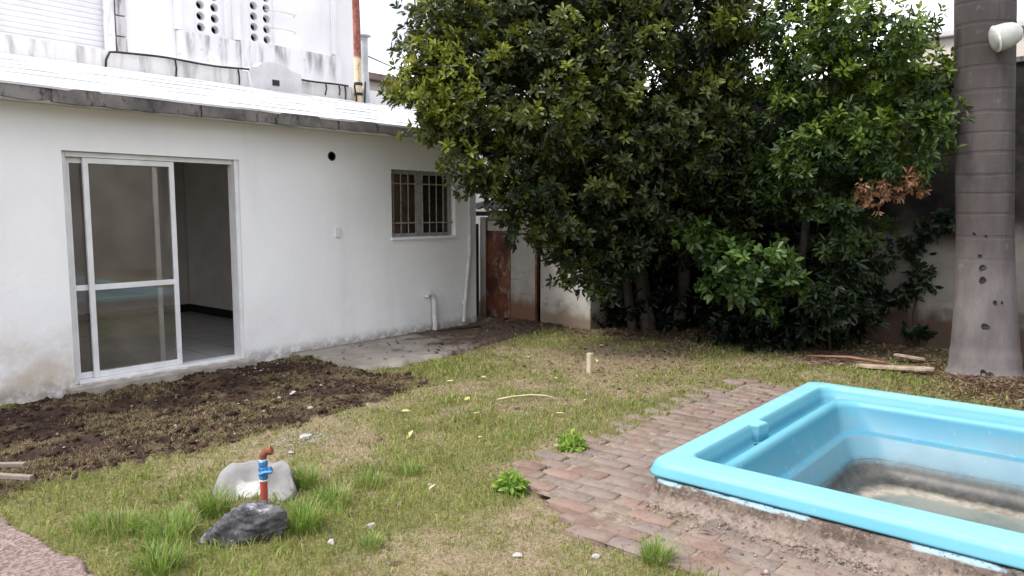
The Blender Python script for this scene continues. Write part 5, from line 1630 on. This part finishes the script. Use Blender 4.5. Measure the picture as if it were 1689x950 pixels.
# leaf litter: small curled leaves and chips, thick under the trees, thin on the lawn
def flat_leaves(x, y, z, L, cols, rng, asp=.45):
    n = len(x)
    a = rng.uniform(0, 6.28, n); tl_ = rng.normal(0, .35, n)
    d = np.stack([np.cos(a), np.sin(a), tl_], 1); s = np.stack([-np.sin(a), np.cos(a), rng.normal(0, .35, n)], 1)
    c = np.stack([x, y, z + .006], 1)
    V = np.stack([c - d * L[:, None] * .5, c + s * L[:, None] * asp * .5 + np.array([0, 0, .004]), c + d * L[:, None] * .5, c - s * L[:, None] * asp * .5 + np.array([0, 0, .004])], 1)
    i = np.arange(n) * 4
    F = np.concatenate([np.stack([i, i + 1, i + 2], 1), np.stack([i, i + 2, i + 3], 1)])
    return V.reshape(-1, 3), F, np.repeat(cols, 4, 0)
lx = rl.uniform(1, 9.8, 60000); ly = rl.uniform(-.5, 7.6, 60000)
pl_ = .010 * (lx > 5) + .002 + .30 * litter_field(lx, ly) + .25 * np.clip((lx - 7.0) / 1.2, 0, 1) * (ly > 6.0) + .03 * (lx > 5.6)
k = (rl.random(60000) < pl_) & ~((lx > 3.5) & (lx < 6.25) & (ly < 2.1)) & ~inpoly(lx, ly, FRONT) & ((ly < 7.2) | (lx > 7.85)) & ~((lx > 8.3) & (ly > 5.6))
lx, ly = lx[k], ly[k]
tint = np.array([(0.13, 0.078, 0.0455), (0.195, 0.1365, 0.078), (0.0715, 0.04225, 0.02925), (0.247, 0.1885, 0.117), (0.104, 0.052, 0.03575)])
lc_ = tint[rl.integers(0, 5, len(lx))] * rl.uniform(.7, 1.2, (len(lx), 1))
lz = np.maximum(ground_z(lx, ly), np.where(inpoly(lx, ly, SLAB) | inpoly(lx, ly, BRICK), .026, -1))
V, F, C = flat_leaves(lx, ly, lz, rl.uniform(.025, .085, len(lx)), lc_, rl)
# palm litter: coarse brown fibres heaped round the trunk
fx = PX + rl.normal(-.55, .5, 2600); fy = PY + rl.normal(-.25, .42, 2600)
k = (np.hypot(fx - PX, fy - PY) > .33) & (fx > 6.35); fx, fy = fx[k], fy[k]
fzz = ground_z(fx, fy) + .05 * np.exp(-((fx - 8.1) ** 2 + (fy - .85) ** 2) / .2)
V4, F4, C4 = flat_leaves(fx, fy, fzz, rl.uniform(.04, .13, len(fx)), tint[rl.integers(0, 5, len(fx))] * rl.uniform(.7, 1.15, (len(fx), 1)), rl, .16)
lt = fast_mesh('leaf_litter', np.concatenate([V, V4]), np.concatenate([F, F4 + len(V)]), DRYLEAF, color=np.concatenate([C, C4]))
tag(lt, 'fallen brown leaves and fibres under the trees and by the palm', kind='stuff'); lt['category'] = 'leaf litter'
# yellow-green leaves lying on the grass, each a thing
YL = [(4.5, 4.3), (5.2, 4.75), (6.3, 5.1), (5.6, 4.2), (4.9, 4.9), (6.9, 5.25), (4.2, 3.9), (3.9, 4.4), (5.9, 3.7), (6.6, 4.4), (4.6, 3.4), (3.5, 3.9), (5.1, 3.5), (3.75, 3.45), (2.9, 3.05), (6.05, 4.6), (7.3, 4.8), (5.45, 4.95)]
ylm = M('yellow_leaf', .6, .3); ylm.color(ylm.mix(ylm.ramp(ylm.noise(40, 4), .35, .65), (0.52, 0.46, 0.13), (0.50, 0.42, 0.22)))
lv = [(0, -.045, .004), (.018, -.02, .010), (.020, .012, .012), (0, .048, .006), (-.020, .012, .012), (-.018, -.02, .010), (0, 0, .004)]
lfc = [(0, 1, 6), (1, 2, 6), (2, 3, 6), (3, 4, 6), (4, 5, 6), (5, 0, 6)]
yl0 = None
for (xx, yy) in YL:
    if yl0 is None: o = yl0 = mesh_obj('fallen_leaf', lv, lfc, ylm.m)
    else: o = yl0.copy(); COL.objects.link(o)
    o.location = (xx, yy, gz1(xx, yy) + .022); s_ = rl.uniform(.55, 1.0); o.scale = (s_, s_, 1)
    o.rotation_euler = (rl.normal(0, .2), rl.normal(0, .2), rl.uniform(0, 6.28))
    tag(o, 'small yellowed leaf lying on the lawn', 'leaf', 'yellowed leaves on the lawn')

stm = two('pale_chip_stone', (0.408, 0.3876, 0.3604), (0.306, 0.2856, 0.2584), 30, bump=.3)
STONES = [((3.02, 4.48), .045, 'white lime stone on the lawn beside the dug soil'), ((2.76, 4.25), .022, 'pale chip nearest the standpipe, on the lawn'), ((2.36, 2.94), .034, 'flat cream stone on dry lawn right of the rocks'),
          ((2.11, 2.93), .026, 'small white chip on dry lawn right of the dark rock'), ((2.58, 2.15), .024, 'white pebble on brown lawn near the bottom edge'), ((2.82, 1.87), .026, 'white pebble on brown lawn close to the brick corner'),
          ((2.74, 1.36), .030, 'white wedge shaped stone at the bottom edge beside the bricks'), ((2.95, 3.12), .026, 'pale chip midway between rocks and brick path'), ((3.68, 5.62), .034, 'greyish stone in the dug soil near the concrete strip'),
          ((3.45, 5.02), .024, 'cream stone at the edge of the dug soil')]
for i, ((xx, yy), r, lab) in enumerate(STONES):
    o = make_rock('stone', (xx, yy, gz1(xx, yy) + r * .25), (r * 1.3, r, r * .55), 30 + i, stm, i * 1.3, sub=3, cut=.8, rough=.1)
    tag(o, lab, 'stone', 'pale loose stones')
# spilt lime crumbs round the white stone
ex = rl.normal(3.0, .11, 420); ey = rl.normal(4.44, .10, 420)
o = scatter_lumps('lime_crumbs', np.stack([ex, ey, ground_z(ex, ey) + .008], 1), rl.uniform(.002, .008, 420), stm, 8)
tag(o, 'white lime crumbs spilt on the lawn by the dug soil', kind='stuff'); o['category'] = 'crumbs'

wood = two('weathered_pale_wood', (0.46, 0.40, 0.29), (0.36, 0.29, 0.20), 14, stretch=(1, 1, .2), bump=.2)
sk1 = MB(); sk1.box((6.12, 4.15, -.1), (6.17, 4.20, .185), bev=.006)
tag(sk1.build('stake', wood), 'short pale wooden stake driven upright into the lawn', 'stake')
st = MB()
pts = [(4.62, 4.06, .03), (4.72, 3.99, .045), (4.85, 3.90, .05), (4.93, 3.80, .045), (4.98, 3.70, .02)]
st.tube(pts, [.007, .009, .009, .008, .005], 7)
tag(st.build('stick', wood, smooth=True), 'bent pale stick lying on the middle of the lawn', 'stick')
st = MB(); st.tube([(6.75, 6.98, .045), (7.05, 6.93, .05), (7.38, 6.80, .045)], [.014, .016, .013], 7)
tag(st.build('stick', TWIG, smooth=True), 'dark stick on the concrete by the bent wall pipe', 'stick')
def rough_board(name, p0, p1, w, th, mat, seed):
    r = random.Random(seed)
    p0 = Vector(p0); p1 = Vector(p1); d = (p1 - p0); n = Vector((-d.y, d.x, 0)).normalized()
    vs = []; K = 9
    for i_ in range(K + 1):
        t = i_ / K; c = p0 + d * t
        wl = w * (.5 + r.uniform(-.1, .06)); wr_ = w * (.5 + r.uniform(-.1, .06))
        if i_ in (0, K): wl *= r.uniform(.3, .8); wr_ *= r.uniform(.3, .8)
        z_ = .01 * math.sin(t * 3 + seed)
        vs += [c + n * wl + Vector((0, 0, z_)), c - n * wr_ + Vector((0, 0, z_)), c - n * wr_ + Vector((0, 0, z_ + th)), c + n * wl + Vector((0, 0, z_ + th))]
    fs = [(i_ * 4 + k, i_ * 4 + (k + 1) % 4, i_ * 4 + 4 + (k + 1) % 4, i_ * 4 + 4 + k) for i_ in range(K) for k in range(4)]
    fs += [(3, 2, 1, 0), tuple(K * 4 + k for k in range(4))]
    return MB().add(vs, fs).build(name, mat)
husk = two('pale_palm_husk', (0.42, 0.34, 0.27), (0.28, 0.20, 0.14), 11, bump=.3)
tag(rough_board('palm_husk', (8.22, 1.52, .03), (8.05, 2.20, .025), .12, .022, husk, 2), 'broad pale palm husk on the ground touching the palm base', 'palm husk')
tag(rough_board('palm_husk', (8.80, 1.72, .035), (8.70, 2.0, .045), .08, .018, husk, 5), 'small whitish scrap of husk in the litter by the wall foot', 'palm husk')
st = MB(); st.tube([(8.35, 2.0, .03), (8.32, 2.35, .05), (8.22, 2.75, .03)], [.016, .014, .008], 7)
tag(st.build('stick', two('reddish_stick', (0.20, 0.10, 0.07), (0.30, 0.17, 0.11), 9), smooth=True), 'reddish stick in the litter left of the palm', 'stick')
lath = two('greyish_pink_lath', (0.252, 0.204, 0.174), (0.192, 0.15, 0.126), 14)
pk_ = MB(); pk_.box((1.30, 4.78, .06), (1.335, 5.16, .085), bev=.004, rot=Matrix.Rotation(.55, 3, 'Z'))
tag(pk_.build('lath', lath), 'pale wooden lath on the dug soil, the nearer of two', 'lath')
pk_ = MB(); pk_.box((1.32, 5.0, .075), (1.355, 5.34, .10), bev=.004, rot=Matrix.Rotation(.75, 3, 'Z'))
tag(pk_.build('lath', lath), 'pale wooden lath on the dug soil, the farther of two', 'lath')
